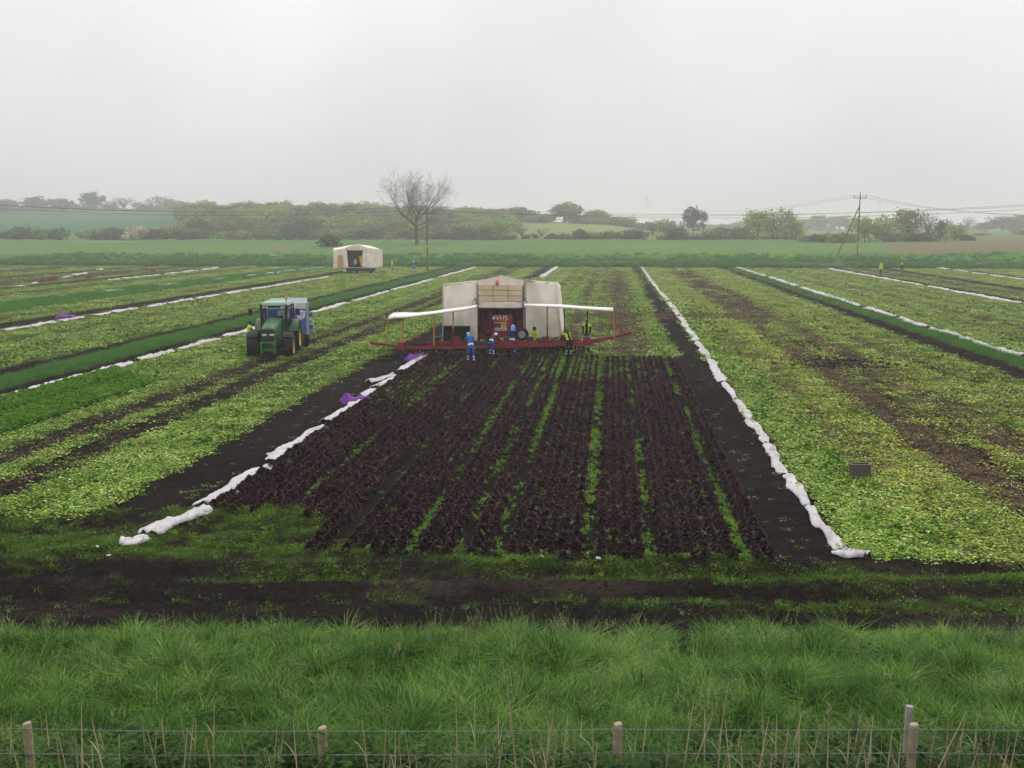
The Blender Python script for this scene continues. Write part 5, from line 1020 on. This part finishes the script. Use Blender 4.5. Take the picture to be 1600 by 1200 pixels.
# ================================================================== people
SKIN = plain('skin', (.42, .25, .18), .6, .3, var=.05)
def cloth(name, c): return plain(name, c, .85, .15, var=.18, scale=9)
CL = {k: cloth(k + '_cloth', c) for k, c in dict(blue=(.035, .10, .33), navy=(.016, .030, .085), lightblue=(.22, .42, .72), black=(.014, .014, .016), brown=(.05, .038, .032), yellow=(.52, .70, .05), jeans=(.12, .17, .26), white=(.70, .70, .70), grey=(.18, .18, .19), boot=(.02, .02, .022), bootblue=(.05, .16, .30), hair=(.02, .015, .012)).items()}
REFL = plain('reflective_tape', (.72, .73, .73), .35, .6, var=.05)
def person(label, foot, rz, H=1.74, lean=0.0, hip=0.0, knee=0.0, arms=((.1, .2), (.1, .2)), legs=(0, 0), torso='blue', legc='blue', head='hair', hood=False, bands=True, sleeve=None, boot='boot', vest=None, group=None):
    """one skinned figure; faces +y before turning. arms: (shoulder swing forward, elbow bend); legs: stride of each foot along y"""
    s = H / 1.74; J = {}; up = Vector((0, 0, 1))
    pz = .93 - .10 * knee; pel = Vector((0, -.22 * math.sin(lean) , pz)) ; ax = Vector((0, math.sin(lean), math.cos(lean))); fw = Vector((0, math.cos(lean), -math.sin(lean)))
    V = []; Rr_ = []; E = []; zone = []
    def add(p, r, par=None, z=None):
        V.append(Vector(p) * s); Rr_.append(r * s)
        if par is not None: E.append((par, len(V) - 1)); zone.append(z)
        return len(V) - 1
    P = add(pel, (.150, .115)[0] if False else .135)
    W = add(pel + ax * .18, .125, P, 'torso'); C = add(pel + ax * .38, .145, W, 'torso'); S = add(pel + ax * .50, .10, C, 'torso')
    hd = (ax + fw * (.25 if lean > .3 else .08)).normalized()
    N = add(pel + ax * .57, .055, S, 'skin'); h1 = add(pel + ax * .57 + hd * .08 + fw * .015, .078, N, 'face'); h2 = add(pel + ax * .57 + hd * .16 + fw * .005, .098, h1, 'head'); h3 = add(pel + ax * .57 + hd * .235, .070, h2, 'head')
    add(pel + ax * .57 + hd * .125 + fw * .115, .014, h1, 'face')                                    # nose
    for sd in (-1, 1): add(pel + ax * .57 + hd * .13 + Vector((sd * .098, 0, 0)), .018, h2, 'face')    # ears
    for i, sd in enumerate((-1, 1)):
        sw, eb = arms[i]; sh = pel + ax * .49 + Vector((sd * .195, 0, 0))
        dn = -up if lean < 1.2 else -up; d1 = (dn * math.cos(sw) + Vector((sd * .12, 1, 0)) * math.sin(sw)).normalized(); el = sh + d1 * .29
        a2 = sw + eb; d2 = (dn * math.cos(a2) + Vector((-sd * .10, 1, 0)) * math.sin(a2)).normalized(); wr = el + d2 * .25
        a = add(sh, .068, S, 'torso'); b = add(el, .052, a, 'arm'); c = add(wr, .036, b, 'arm'); pm = add(wr + d2 * .075, .030, c, 'skin')
        sdv = d2.cross(Vector((1, 0, 0))).normalized()
        for q, fl in enumerate((.070, .080, .075, .058)):
            o = sdv * (-.030 + .020 * q); f1 = add(wr + d2 * (.085 + fl * .5) + o, .0095, pm, 'skin'); add(wr + d2 * (.085 + fl * .9) + o * 1.05 + Vector((-sd * .018, 0, 0)), .008, f1, 'skin')
        t1 = add(wr + d2 * .06 - sdv * .045, .011, c, 'skin'); add(wr + d2 * .095 - sdv * .055, .009, t1, 'skin')
        st = legs[i]; hp = pel + Vector((sd * .095, 0, -.06)); an = Vector((sd * .13, st, .09)); kn = hp.lerp(an, .49) + Vector((0, .03 + .16 * knee, .02 * knee))
        l0 = add(hp, .095, P, 'leg'); l1 = add(hp.lerp(kn, .5), .082, l0, 'leg'); l2 = add(kn, .062, l1, 'leg'); l3 = add(kn.lerp(an, .45), .060, l2, 'shin'); l4 = add(an, .048, l3, 'shin'); add(Vector((sd * .14, st + .15, .04)), .040, l4, 'boot'); add(Vector((sd * .13, st - .06, .045)), .042, l4, 'boot')
    me = bpy.data.meshes.new('body'); me.from_pydata([tuple(v) for v in V], E, []); o = bpy.data.objects.new('person', me); COL.objects.link(o)
    md = o.modifiers.new('skin', 'SKIN'); md.use_smooth_shade = True
    for i, sv in enumerate(me.skin_vertices[0].data): sv.radius = (Rr_[i], Rr_[i]); sv.use_root = (i == 0)
    for i in (0, 1, 2): me.skin_vertices[0].data[i].radius = (Rr_[i] * 1.22, Rr_[i] * .92)
    sb = o.modifiers.new('sub', 'SUBSURF'); sb.levels = 2; sb.render_levels = 2
    bpy.context.view_layer.update(); dg = bpy.context.evaluated_depsgraph_get()
    nm = bpy.data.meshes.new_from_object(o.evaluated_get(dg)); o.modifiers.clear(); o.data = nm; nm.name = 'person'
    mats = [CL[torso], CL[legc], SKIN, CL[head], CL[boot], REFL, CL[sleeve or torso], CL[vest or torso]]; nm.materials.clear(); [nm.materials.append(m) for m in mats]
    A = np.array([V[a] for a, b in E]); B = np.array([V[b] for a, b in E]); rad = np.array([(Rr_[a] + Rr_[b]) / 2 for a, b in E])
    mi = []
    for pl in nm.polygons:
        c = np.array(pl.center); ab = B - A; t = np.clip(((c - A) * ab).sum(1) / np.maximum((ab * ab).sum(1), 1e-9), 0, 1); d = np.linalg.norm(A + ab * t[:, None] - c, axis=1) - rad; k = int(np.argmin(d)); z = zone[k]; tt = t[k]
        if z == 'torso': 
            v = 0
            if vest and c[0] * c[0] > .006 * s * s: v = 7
            if bands and E[k][1] == 1 and .3 < tt < .75 and not vest: v = 5
        elif z == 'arm': v = 6
        elif z in ('leg',): v = 1
        elif z == 'shin': v = 5 if bands and ((c[2] > .36 * s and c[2] < .42 * s) or (c[2] > .22 * s and c[2] < .28 * s)) else (1 if c[2] > .17 * s else 4)
        elif z == 'boot': v = 4
        elif z == 'head': v = 3
        elif z == 'face': v = 3 if hood or ((Vector(c) - Vector(V[4])).dot(fw) < .01) else 2
        else: v = 2
        mi.append(v)
    nm.polygons.foreach_set('material_index', mi); nm.polygons.foreach_set('use_smooth', [True] * len(mi)); nm.update()
    o.location = foot; o.rotation_euler = (0, 0, rz); tag(o, label, 'person', group)
    if hood:                                                                                           # hood worn over the head
        hb = MB(); c = (V[6] + V[5]) / 2
        hb.lathe([(.0, .17), (.07, .15), (.118, .08), (.128, 0), (.125, -.08), (.15, -.16)], 14, 'z', tuple(c + Vector((0, 0, .02)))); hb.v = [(x, y, z) for x, y, z in hb.v]; hb.build('hood', CL[head], o, smooth=True)
    elif head in ('white', 'lightblue', 'navy', 'yellow'):
        hb = MB(); c = V[6]; hb.lathe([(0, .12), (.06, .11), (.104, .06), (.112, 0)], 14, 'z', tuple(c)); hb.build('cap', CL[head], o, smooth=True)
    return o
def pf(px, py): p = at(px, py); return (p.x, p.y, gz1(p.x, p.y))
person('worker in bright blue jacket and trousers bending over the left half of the boom', pf(735, 568), .45, 1.78, .62, arms=((.75, .25), (.7, .3)), legs=(.05, -.25), torso='blue', legc='blue', head='lightblue', boot='bootblue')
person('worker in brown jacket and blue trousers stooping in the middle of the boom', pf(769, 559), -.35, 1.72, 1.05, arms=((.9, .2), (.9, .2)), legs=(.02, -.08), knee=.3, torso='brown', legc='blue', head='white', bands=True)
person('worker in navy jacket with pale blue hood standing in front of the machine', pf(801, 558), -.3, 1.80, .12, arms=((.15, .5), (.25, .9)), legs=(.05, -.06), torso='navy', legc='blue', head='lightblue', hood=True)
x_, z_ = plane_at(835, 528, 55.9)
person('worker in yellow high-visibility top facing out from behind the boom', (x_, 55.9, gz1(x_, 55.9)), math.pi + .1, 1.55, .15, arms=((.5, .9), (.4, 1.0)), torso='yellow', legc='navy', head='navy', bands=False)
person('worker in black with a yellow vest bending at the right half of the boom', pf(888, 560), .5, 1.76, .8, arms=((.8, .2), (.7, .4)), legs=(.03, -.06), torso='black', legc='black', head='hair', vest='yellow')
x_, z_ = plane_at(917, 525, 57.2)
person('worker in black top and jeans standing behind the right awning post', (x_, 57.2, gz1(x_, 57.2)), math.pi - .3, 1.82, .02, arms=((.1, .3), (.2, .2)), torso='black', legc='jeans', head='hair', bands=False, vest='yellow')
x_, z_ = plane_at(389, 515, 56.6)
person('worker in yellow high-visibility vest standing beside the green tractor', (x_, 56.6, gz1(x_, 56.6)), -.9, 1.72, .15, arms=((.6, .8), (.5, .9)), torso='yellow', legc='navy', head='navy', sleeve='grey', bands=False)
person('person in yellow high-visibility jacket walking near the far tent', pf(613, 424), 2.2, 1.8, .08, legs=(.12, -.12), torso='yellow', legc='grey', head='yellow', bands=False, hood=True)
person('person in blue overalls with white cap beside the slim utility pole', pf(647, 425), 1.2, 1.75, .1, legs=(.1, -.1), torso='blue', legc='blue', head='white')
person('person in yellow high-visibility jacket on the far right strip', pf(1376, 431), 2.6, 1.95, .1, legs=(.15, -.15), torso='yellow', legc='navy', head='yellow', bands=False, hood=True)
person('person in navy jacket and white cap pointing on the far right strip', pf(1408, 430), -1.2, 1.9, .1, arms=((1.4, .2), (.3, .4)), legs=(.1, -.1), torso='navy', legc='jeans', head='white', bands=False)

# ================================================================== fleece, bags, crates, fence
M_FLEECE = plain('white_crop_fleece', (.52, .50, .51), .9, .1, var=.10, scale=3, dirt=(.26, .235, .22), dirt_scale=2.2, bump=.2, bscale=14)
def fleece(pts, wd, label, seed, hgt=.10, group=None, cs=13, step=.085):
    """a crumpled ribbon of cloth lying along a line on the ground"""
    P = [Vector((p.x, p.y, 0)) for p in pts]; L_ = [0]
    for a, b in zip(P[:-1], P[1:]): L_.append(L_[-1] + (b - a).length)
    n = max(5, int(L_[-1] / max(step, P[0].y / 330))); rows = []
    for i in range(n + 1):
        l = L_[-1] * i / n; k = max(j for j in range(len(P)) if L_[j] <= l + 1e-6); k = min(k, len(P) - 2); c = P[k].lerp(P[k + 1], (l - L_[k]) / (L_[k + 1] - L_[k])); d = (P[k + 1] - P[k]).normalized(); s_ = Vector((d.y, -d.x, 0))
        q = min(1, .72 + min(i, n - i) * .2) * (.62 + .75 * float(vn(l * .9, 1, seed))); off = (float(vn(l * .7, 7, seed)) - .5) * wd * .35
        for j in range(cs):
            u = j / (cs - 1) * 2 - 1; x, y = (c + s_ * (off + u * wd * .5 * q * (1 + .7 * (float(vn(l * 3.4, u * .6 + 3, seed)) - .5)))).xy
            rows.append((x, y, u, l))
    R_ = np.array(rows); z = gz(R_[:, 0], R_[:, 1])
    bmp = (fbm(R_[:, 3] * 1.6, R_[:, 2] * 1.4 + 5, seed, 3) - .35) * hgt * 1.8 + np.abs(vn(R_[:, 3] * 4.5, R_[:, 2] * 2.3, seed + 3) - .5) * hgt * 1.2
    z = z + .02 + np.clip(bmp, 0, 1) * (1 - R_[:, 2] ** 4 * .9) + (1 - 2 * np.abs(vn(R_[:, 3] * 6 + R_[:, 2] * 2, R_[:, 2] * 3.0 - R_[:, 3], seed + 8) - .5)) * .05 * (1 - R_[:, 2] ** 4 * .8) + (vn(R_[:, 3] * 13, R_[:, 2] * 5, seed + 9) - .5) * .03
    F = [(i * cs + j, (i + 1) * cs + j, (i + 1) * cs + j + 1, i * cs + j + 1) for i in range(n) for j in range(cs - 1)]
    me = np_mesh('fleece_strip', np.c_[R_[:, 0], R_[:, 1], z], F, M_FLEECE); o = bpy.data.objects.new('fleece_strip', me); COL.objects.link(o)
    s_ = o.modifiers.new('t', 'SOLIDIFY'); s_.thickness = .012; s_.offset = -1
    return tag(o, label, 'fleece', group)
def fl(pxs, wd, label, seed, hgt=.10, group=None): return fleece([at(*p) for p in pxs], wd, label, seed, hgt, group)
fl([(189, 850), (206, 849), (229, 843)], .55, 'short bundle of white fleece lying alone nearest the headland on the left', 1, .09)
fl([(230, 838), (258, 824), (290, 811), (318, 801)], .72, 'thick twisted bundle of white fleece at the front left corner of the red bed', 2, .11)
L5 = "white fleece along the red bed's left edge, %s from the near end"
for i, (a, wd) in enumerate((([(320, 792), (352, 772), (388, 748), (419, 733)], .55), ([(421, 722), (452, 701), (482, 684), (509, 670)], .62), ([(511, 662), (540, 644), (568, 622), (584, 611)], .52), ([(588, 607), (602, 600), (615, 592)], .6), ([(624, 582), (640, 571), (655, 561), (673, 552)], .5))): fl(a, wd, L5 % ordn(i), 10 + i, .05, 'fleece along the left edge of the red bed')
fl([(577, 597), (595, 594), (617, 591)], .55, 'flap of white fleece pulled out across the soil left of the red bed', 17, .14)
fl([(846, 434), (856, 427), (870, 418)], .8, 'white fleece strip running on behind the harvester tent', 18, .12)
fl([(1316, 860), (1332, 869), (1357, 880)], .55, 'puffed bundle of white fleece at the near end of the right soil track', 19, .17)
RS = [(1003, 418), (1016, 437), (1028, 452), (1046, 473), (1060, 492), (1075, 514), (1090, 535), (1108, 561), (1126, 587), (1130, 598), (1142, 611), (1150, 624), (1168, 646), (1170, 655), (1187, 676), (1200, 695), (1212, 718), (1228, 742), (1243, 766), (1262, 791), (1283, 818), (1300, 840), (1318, 862)]
cut = [0, 3, 6, 9, 11, 13, 15, 17, 19, 22]
for i, (a, b) in enumerate(zip(cut[:-1], cut[1:])):
    q = RS[a:b + 1]; q = [q[0]] + q[1:-1] + [(q[-1][0] - (q[-1][0] - q[-2][0]) * .12, q[-1][1] - (q[-1][1] - q[-2][1]) * .12)]
    fl(q, .27 if i > 2 else .42, 'stretch of white fleece along the right soil track, %s from its far end' % ordn(i), 30 + i, .03, 'fleece along the right soil track')
def line(pxa, pxb, nseg, wd, label, seed, group, gap=.06, keep=1.0):
    a, b = at(*pxa), at(*pxb); rd = random.Random(seed); k = 0; segs = []
    for i in range(nseg):
        if rd.random() > keep: continue
        t0, t1 = i / nseg, (i + 1 - gap * rd.uniform(.4, 4)) / nseg
        # equal lengths in the picture: interpolate the distance hyperbolically
        def pt(t): return at(pxa[0] + (pxb[0] - pxa[0]) * t, pxa[1] + (pxb[1] - pxa[1]) * t)
        segs.append([pt(t0 + (t1 - t0) * q / 3) for q in range(4)])
    for i, sg in enumerate(segs): fleece(sg, wd * rd.uniform(.75, 1.2), label % ordn(i), seed * 20 + i, .10, group)
line((1152, 418), (1606, 561), 9, .75, 'white fleece beside the right grass band, %s piece from its far end', 3, 'fleece beside the right grass band')
line((1296, 420), (1606, 476), 8, .85, 'white fleece in the second line from the right, %s piece from its far end', 4, 'second fleece line from the right')
line((1462, 418), (1606, 438), 5, .8, 'white fleece in the far right corner of the field, %s piece from its far end', 5, 'far right fleece')
line((742, 418), (0, 624), 11, .7, 'white fleece below the left grass band, %s piece from its far end', 6, 'fleece below the left grass band', keep=.9)
line((512, 433), (0, 518), 12, .75, 'white fleece along the dark furrow behind the tractor, %s piece from its far end', 7, 'fleece along the furrow behind the tractor', gap=.1)
line((505, 418), (440, 424), 3, .9, 'white fleece left of the far tent, %s piece from the tent', 8, 'fleece left of the far tent')
line((440, 425), (60, 467), 9, .9, 'scrap of white fleece in the left distance, %s along the third line from the bottom', 9, 'scattered fleece scraps', gap=.2, keep=.6)
line((340, 419), (155, 440), 6, .9, 'white fleece in the upper left of the field, %s piece from its far end', 10, 'upper left fleece', gap=.1)
line((160, 421), (8, 452), 6, .9, 'scrap of white fleece near the far left corner, %s from its far end', 12, 'far left fleece', gap=.25, keep=.85)
p = at(427, 404, .9); mb = MB(); mb.tube([(-.85, 0, .12), (-.5, .03, .2), (0, 0, .17), (.5, -.04, .22), (.85, 0, .1)], [.08, .17, .15, .18, .07], 8); tag(mb.build('fleece_roll', M_FLEECE, loc=(p.x, p.y, tz1(p.x, p.y) + .2), smooth=True), 'roll of white fleece in the grass left of the far tent', 'fleece')

M_PURP = plain('purple_net', (.20, .055, .33), .6, .3, var=.15, scale=12, bump=.5, bscale=40)
def sack(px, py, size, label, seed, peak=1.0):
    p = at(px, py); rd = random.Random(seed); bm = bmesh.new(); bmesh.ops.create_icosphere(bm, subdivisions=3, radius=1)
    for v in bm.verts:
        v.co += Vector((rd.gauss(0, .07), rd.gauss(0, .07), rd.gauss(0, .07))); n_ = float(vn(v.co.x * 1.7 + seed, v.co.y * 1.7 + v.co.z * 1.3, seed)); m_ = float(vn(v.co.x * 4 + seed, v.co.z * 4 + v.co.y * 3, seed + 5)); k = .62 + .62 * n_ + .22 * m_
        v.co = Vector((v.co.x * k * 1.1, v.co.y * k * .7, max(-.12, v.co.z * k * .6) + (peak * .5 * max(0, 1 - (v.co.x + .25) ** 2 * 6) if v.co.z > .5 else 0)))
    me = bpy.data.meshes.new('net_sack'); bm.to_mesh(me); bm.free(); me.materials.append(M_PURP); None
    o = bpy.data.objects.new('net_sack', me); COL.objects.link(o); o.location = (p.x, p.y, gz1(p.x, p.y) + .05); o.scale = (size,) * 3; o.rotation_euler = (0, 0, rd.uniform(-.3, .3)); tag(o, label, 'sack')
sack(546, 630, .36, 'upright purple net sack on the dark soil left of the red bed', 3, 1.2); sack(567, 628, .26, 'flat purple net sack lying against the fleece left of the red bed', 4, .1); sack(643, 562, .36, 'crumpled purple net sack under the left end of the boom', 5, .5)
sack(657, 559, .26, 'purple net sack on the fleece below the left boom, nearer one', 6, .2); sack(668, 553, .26, 'purple net sack on the fleece below the left boom, farther one', 8, .3); sack(100, 498, .5, 'purple net sack by the furrow far behind the tractor', 9, .4); sack(112, 497, .35, 'smaller purple net sack beside the bigger one at far left', 10, .2)
sack(1236, 443, .3, 'faint purple sack on the fleece of the right grass band', 11, .3); sack(1023, 439, .3, 'purple sack on the far part of the right soil track fleece', 12, .3); sack(1502, 436, .3, 'small pink-purple sack on the far right strip', 13, .2); sack(1362, 428, .28, 'purple sack beside the person in yellow on the right', 14, .2)

M_CRATER = plain('red_plastic_crate', (.26, .05, .045), .6, .3, var=.1); M_CRATEK = plain('grey_plastic_crate', (.10, .086, .074), .6, .3, var=.15)
def crate(px, py, w_, d_, h_, rot, mat, label, tip=0.0, scale=1.0):
    p = at(px, py); e = empty('plastic_crate', (p.x, p.y, gz1(p.x, p.y) + .02), rot, label, 'crate'); e.rotation_euler = (tip, 0, rot); e.scale = (scale,) * 3; t = .02
    MB().box((-w_ / 2, -d_ / 2, 0), (w_ / 2, d_ / 2, t)).build('base', mat, e)
    for nm, lo, hi in (('side', (-w_ / 2, -d_ / 2, t), (w_ / 2, -d_ / 2 + t, h_)), ('side', (-w_ / 2, d_ / 2 - t, t), (w_ / 2, d_ / 2, h_)), ('end', (-w_ / 2, -d_ / 2 + t, t), (-w_ / 2 + t, d_ / 2 - t, h_)), ('end', (w_ / 2 - t, -d_ / 2 + t, t), (w_ / 2, d_ / 2 - t, h_))):
        MB().box(lo, hi).build(nm, mat, e)
    rb = MB(); rb.box((-w_ / 2 - .02, -d_ / 2 - .02, h_), (w_ / 2 + .02, -d_ / 2 + .03, h_ + .03)); rb.box((-w_ / 2 - .02, d_ / 2 - .03, h_), (w_ / 2 + .02, d_ / 2 + .02, h_ + .03)); rb.box((-w_ / 2 - .02, -d_ / 2 + .03, h_), (-w_ / 2 + .03, d_ / 2 - .03, h_ + .03)); rb.box((w_ / 2 - .03, -d_ / 2 + .03, h_), (w_ / 2 + .02, d_ / 2 - .03, h_ + .03)); rb.build('rim', mat, e)
    for k in range(5):
        x = -w_ / 2 + w_ * (k + .5) / 5; MB().box((x - .012, -d_ / 2 - .012, t), (x + .012, -d_ / 2 - .001, h_)).build('rib', mat, e)
    return e
crate(1343, 748, .54, .26, .35, .06, M_CRATEK, 'grey plastic crate standing alone among the cut leaves on the right')
for i, (px, py) in enumerate(((68, 439), (80, 438), (86, 437.5), (138, 437), (238, 426))): crate(px, py, .6, .4, .45, random.uniform(-.5, .5), M_CRATER, ('red crate at the left end of the group in the left distance', 'red crate second in the group in the left distance', 'red crate third in the group in the left distance', 'red crate standing apart right of the group in the left distance', 'farthest red crate near the upper left fleece line')[i], 0, 1.0)

# ---- scraps of white litter on the headland
for i, (px, py) in enumerate(((843, 862), (846, 880), (153, 860), (170, 875), (935, 878))):
    p = at(px, py); mb = MB(); rd = random.Random(i); mb.grid(lambda u, v: ((u - .5) * .10, (v - .5) * .07, .02 + .04 * rd.random()), 4, 3); tag(mb.build('paper_scrap', M_FLEECE, loc=(p.x, p.y, gz1(p.x, p.y) + .02)), ('white scrap caught in the front lettuces below the middle row gap', 'white scrap on the soil just in front of the red rows', 'small pale scrap on the bare headland at left', 'pale scrap on the left headland nearest the fence', 'white scrap at the foot of the wide green gap')[i], 'litter')

# ---- fence on the bank
M_POST = plain('weathered_fence_post', (.36, .305, .205), .85, .1, var=.28, scale=7, dirt=(.17, .15, .10), dirt_scale=6, bump=.4, bscale=25); M_GREYPOST = plain('grey_old_post', (.32, .31, .29), .85, .15, var=.25, scale=8); M_BARB = plain('galvanised_wire', (.20, .21, .21), .45, .5, var=.1, metal=.3)
FD = 10.0
def fpt(px, py, d=FD): return atd(px, d, py)
for i, (px, py, r, lab) in enumerate(((42, 1129, .047, 'round wooden fence post at the far left of the wire fence'), (503, 1136, .050, 'round wooden fence post, second from the left'), (965, 1130, .049, 'round wooden fence post in the middle right of the fence'), (1428, 1131, .049, 'round wooden fence post in front of the taller grey post'))):
    t = fpt(px, py); z0 = float(bank(np.array([t.x]), np.array([t.y]))[0]) - .3; mb = MB(); n = 14
    mb.lathe([(r * 1.04, z0 - t.z), (r * 1.02, -.5), (r, -.06), (r * .96, -.012), (r * .80, 0), (0, .006)], n, 'z'); rd = random.Random(i); mb.v = [(x + .004 * math.sin(z * 9 + i), y, z + (.010 * (x / r) if z > -.05 else 0)) for x, y, z in mb.v]
    o = mb.build('fence_post', M_POST, loc=t, smooth=False); tag(o, lab, 'fence post', 'round fence posts')
t = fpt(1421.5, 1103, FD + .28); z0 = float(bank(np.array([t.x]), np.array([t.y]))[0]) - .3
tag(MB().box((-.040, -.03, z0 - t.z), (.036, .03, 0), taper=(.9, .9)).build('fence_post', M_GREYPOST, loc=t), 'tall grey square post just behind the right-hand round post', 'fence post')
def barbed(pys, label):
    pts = []
    for k in range(121):
        px = -60 + k * 1720 / 120; py = float(np.interp(px, [-60, 503, 965, 1428, 1660], pys)) + 2.0 * math.sin(math.pi * ((px - 40) / 462 % 1)) ; pts.append(fpt(px, py, FD - .06))
    a = []; b = []
    fine = [pts[0].lerp(pts[-1], 0)]
    mb = MB()
    for ph in (0, math.pi):
        q = []
        for k in range(len(pts) - 1):
            for j in range(3): c = pts[k].lerp(pts[k + 1], j / 3); w_ = (k * 3 + j) * 1.05 + ph; q.append(c + Vector((0, math.cos(w_), math.sin(w_))) * .0032)
        mb.tube(q, .0022, 4)
    o = mb.build('barbed_wire', M_BARB); tag(o, label, 'wire')
    bb = MB()
    for k in range(2, 120, 1):
        c = pts[k]; 
        for s_ in (-1, 1): bb.tube([c + Vector((.006 * s_, 0, -.016)), c + Vector((-.004 * s_, .004, 0)), c + Vector((.004 * s_, 0, .016))], .0017, 3)
    bb.build('barbs', M_BARB, o)['kind'] = 'stuff'
barbed([1177, 1179, 1176, 1176, 1178], 'lower strand of barbed wire along the fence'); barbed([1138, 1142, 1139, 1139, 1140], 'upper strand of thin barbed wire along the fence')
# dry reed stalks in front of and behind the fence
def stalk(seed, head):
    rd = random.Random(seed); mb = MB(); b1, b2 = rd.gauss(0, .05), rd.gauss(0, .03); pts = [(b1 * t * t, b2 * t * t, t) for t in (0, .25, .5, .75, 1)]; mb.tube(pts, [.0095, .0090, .0080, .0060, .003], 5, lc=rd.random())
    if head:
        for k in range(16): t = .88 + .12 * k / 16; blade(mb, (b1 * t * t, b2 * t * t, t), .07, .7, rd.random() * 6.28, .006, .2, 2)
    else:
        for k in range(rd.randrange(0, 3)): t = rd.uniform(.2, .7); blade(mb, (b1 * t * t, b2 * t * t, t), .22, .8, rd.random() * 6.28, .008, .7, 3)
    return mb.mesh('reed_stalk', M_STRAW, lc=True)
STK = [stalk(700 + i, i == 5) for i in range(6)]; rd = random.Random(77)
tops = [(285, 1105), (298, 1122), (330, 1107), (452, 1130), (487, 1138), (565, 1120), (605, 1118), (633, 1140), (712, 1080), (740, 1080), (790, 1045), (773, 1125), (1008, 1115), (1080, 1098), (1098, 1110), (1137, 1062), (1154, 1135), (1190, 1098), (1205, 1125), (1288, 1118), (1295, 1100), (1343, 1090), (1360, 1150), (1462, 1105), (1495, 1095), (1502, 1140), (1572, 1135), (12, 1128), (62, 1120), (70, 1104), (120, 1140), (248, 1125), (240, 1140), (905, 1122), (872, 1128), (855, 1150), (1245, 1140), (1420, 1150), (1325, 1150), (690, 1160), (410, 1170), (160, 1165), (195, 1170), (540, 1170), (930, 1160), (1040, 1165), (1170, 1165), (1265, 1165), (1390, 1160), (1530, 1160)]
for k in range(105): tops.append((rd.uniform(0, 1600), rd.uniform(1112, 1180)))
for i, (px, py) in enumerate(tops):
    d = rd.uniform(9.3, 10.7); t = fpt(px, py, d); z0 = float(bank(np.array([t.x]), np.array([t.y]))[0]); h = max(.3, t.z - z0)
    o = bpy.data.objects.new('reed_stalk', STK[5 if i == 20 else rd.randrange(5)]); COL.objects.link(o); tl = rd.gauss(0, .10)
    o.location = (t.x - math.sin(tl) * h * _cy, t.y - math.sin(tl) * h * _sy, z0); o.scale = (1, 1, h / math.cos(tl)); o.rotation_euler = (rd.gauss(0, .05), tl, 0); tag(o, 'thin dry straw-coloured reed stalk by the wire fence', 'reed', 'dry reed stalks along the fence')
DRYT = [tuft(34, .10, .25, .5, .2, 1.0, .006, 3, M_STRAW, seed=800 + i) for i in range(3)]
n = 330; d = rng.uniform(9.0, 10.6, n); r = rng.uniform(-.58, .58, n) * (d + .5); x = d * HX + r * _cy; y = d * HY + r * _sy; kk = fbm(x * .8, y * .8, 210) > .5; x, y = x[kk], y[kk]; n = len(x)
scatter('dry_grass', DRYT, np.c_[x, y, bank(x, y)], zrot(n, .15), rng.uniform(.6, 1.1, n), label='matted dry straw at the foot of the fence', cat='grass')

# ================================================================== the misty air
hz = MB().box((-2600, -300, -3.0), (2600, 5200, 46.0))
M_HZ = bpy.data.materials.new('mist'); M_HZ.use_nodes = True; nt = M_HZ.node_tree; nt.nodes.clear()
ou = nt.nodes.new('ShaderNodeOutputMaterial'); pv = nt.nodes.new('ShaderNodeVolumePrincipled')
pv.inputs['Color'].default_value = (.975, .955, .965, 1); pv.inputs['Density'].default_value = 0.00075; pv.inputs['Anisotropy'].default_value = .35
nt.links.new(pv.outputs[0], ou.inputs['Volume'])
ho = hz.build('haze', M_HZ); tag(ho, 'thin grey mist over the whole field', 'haze', kind='stuff')
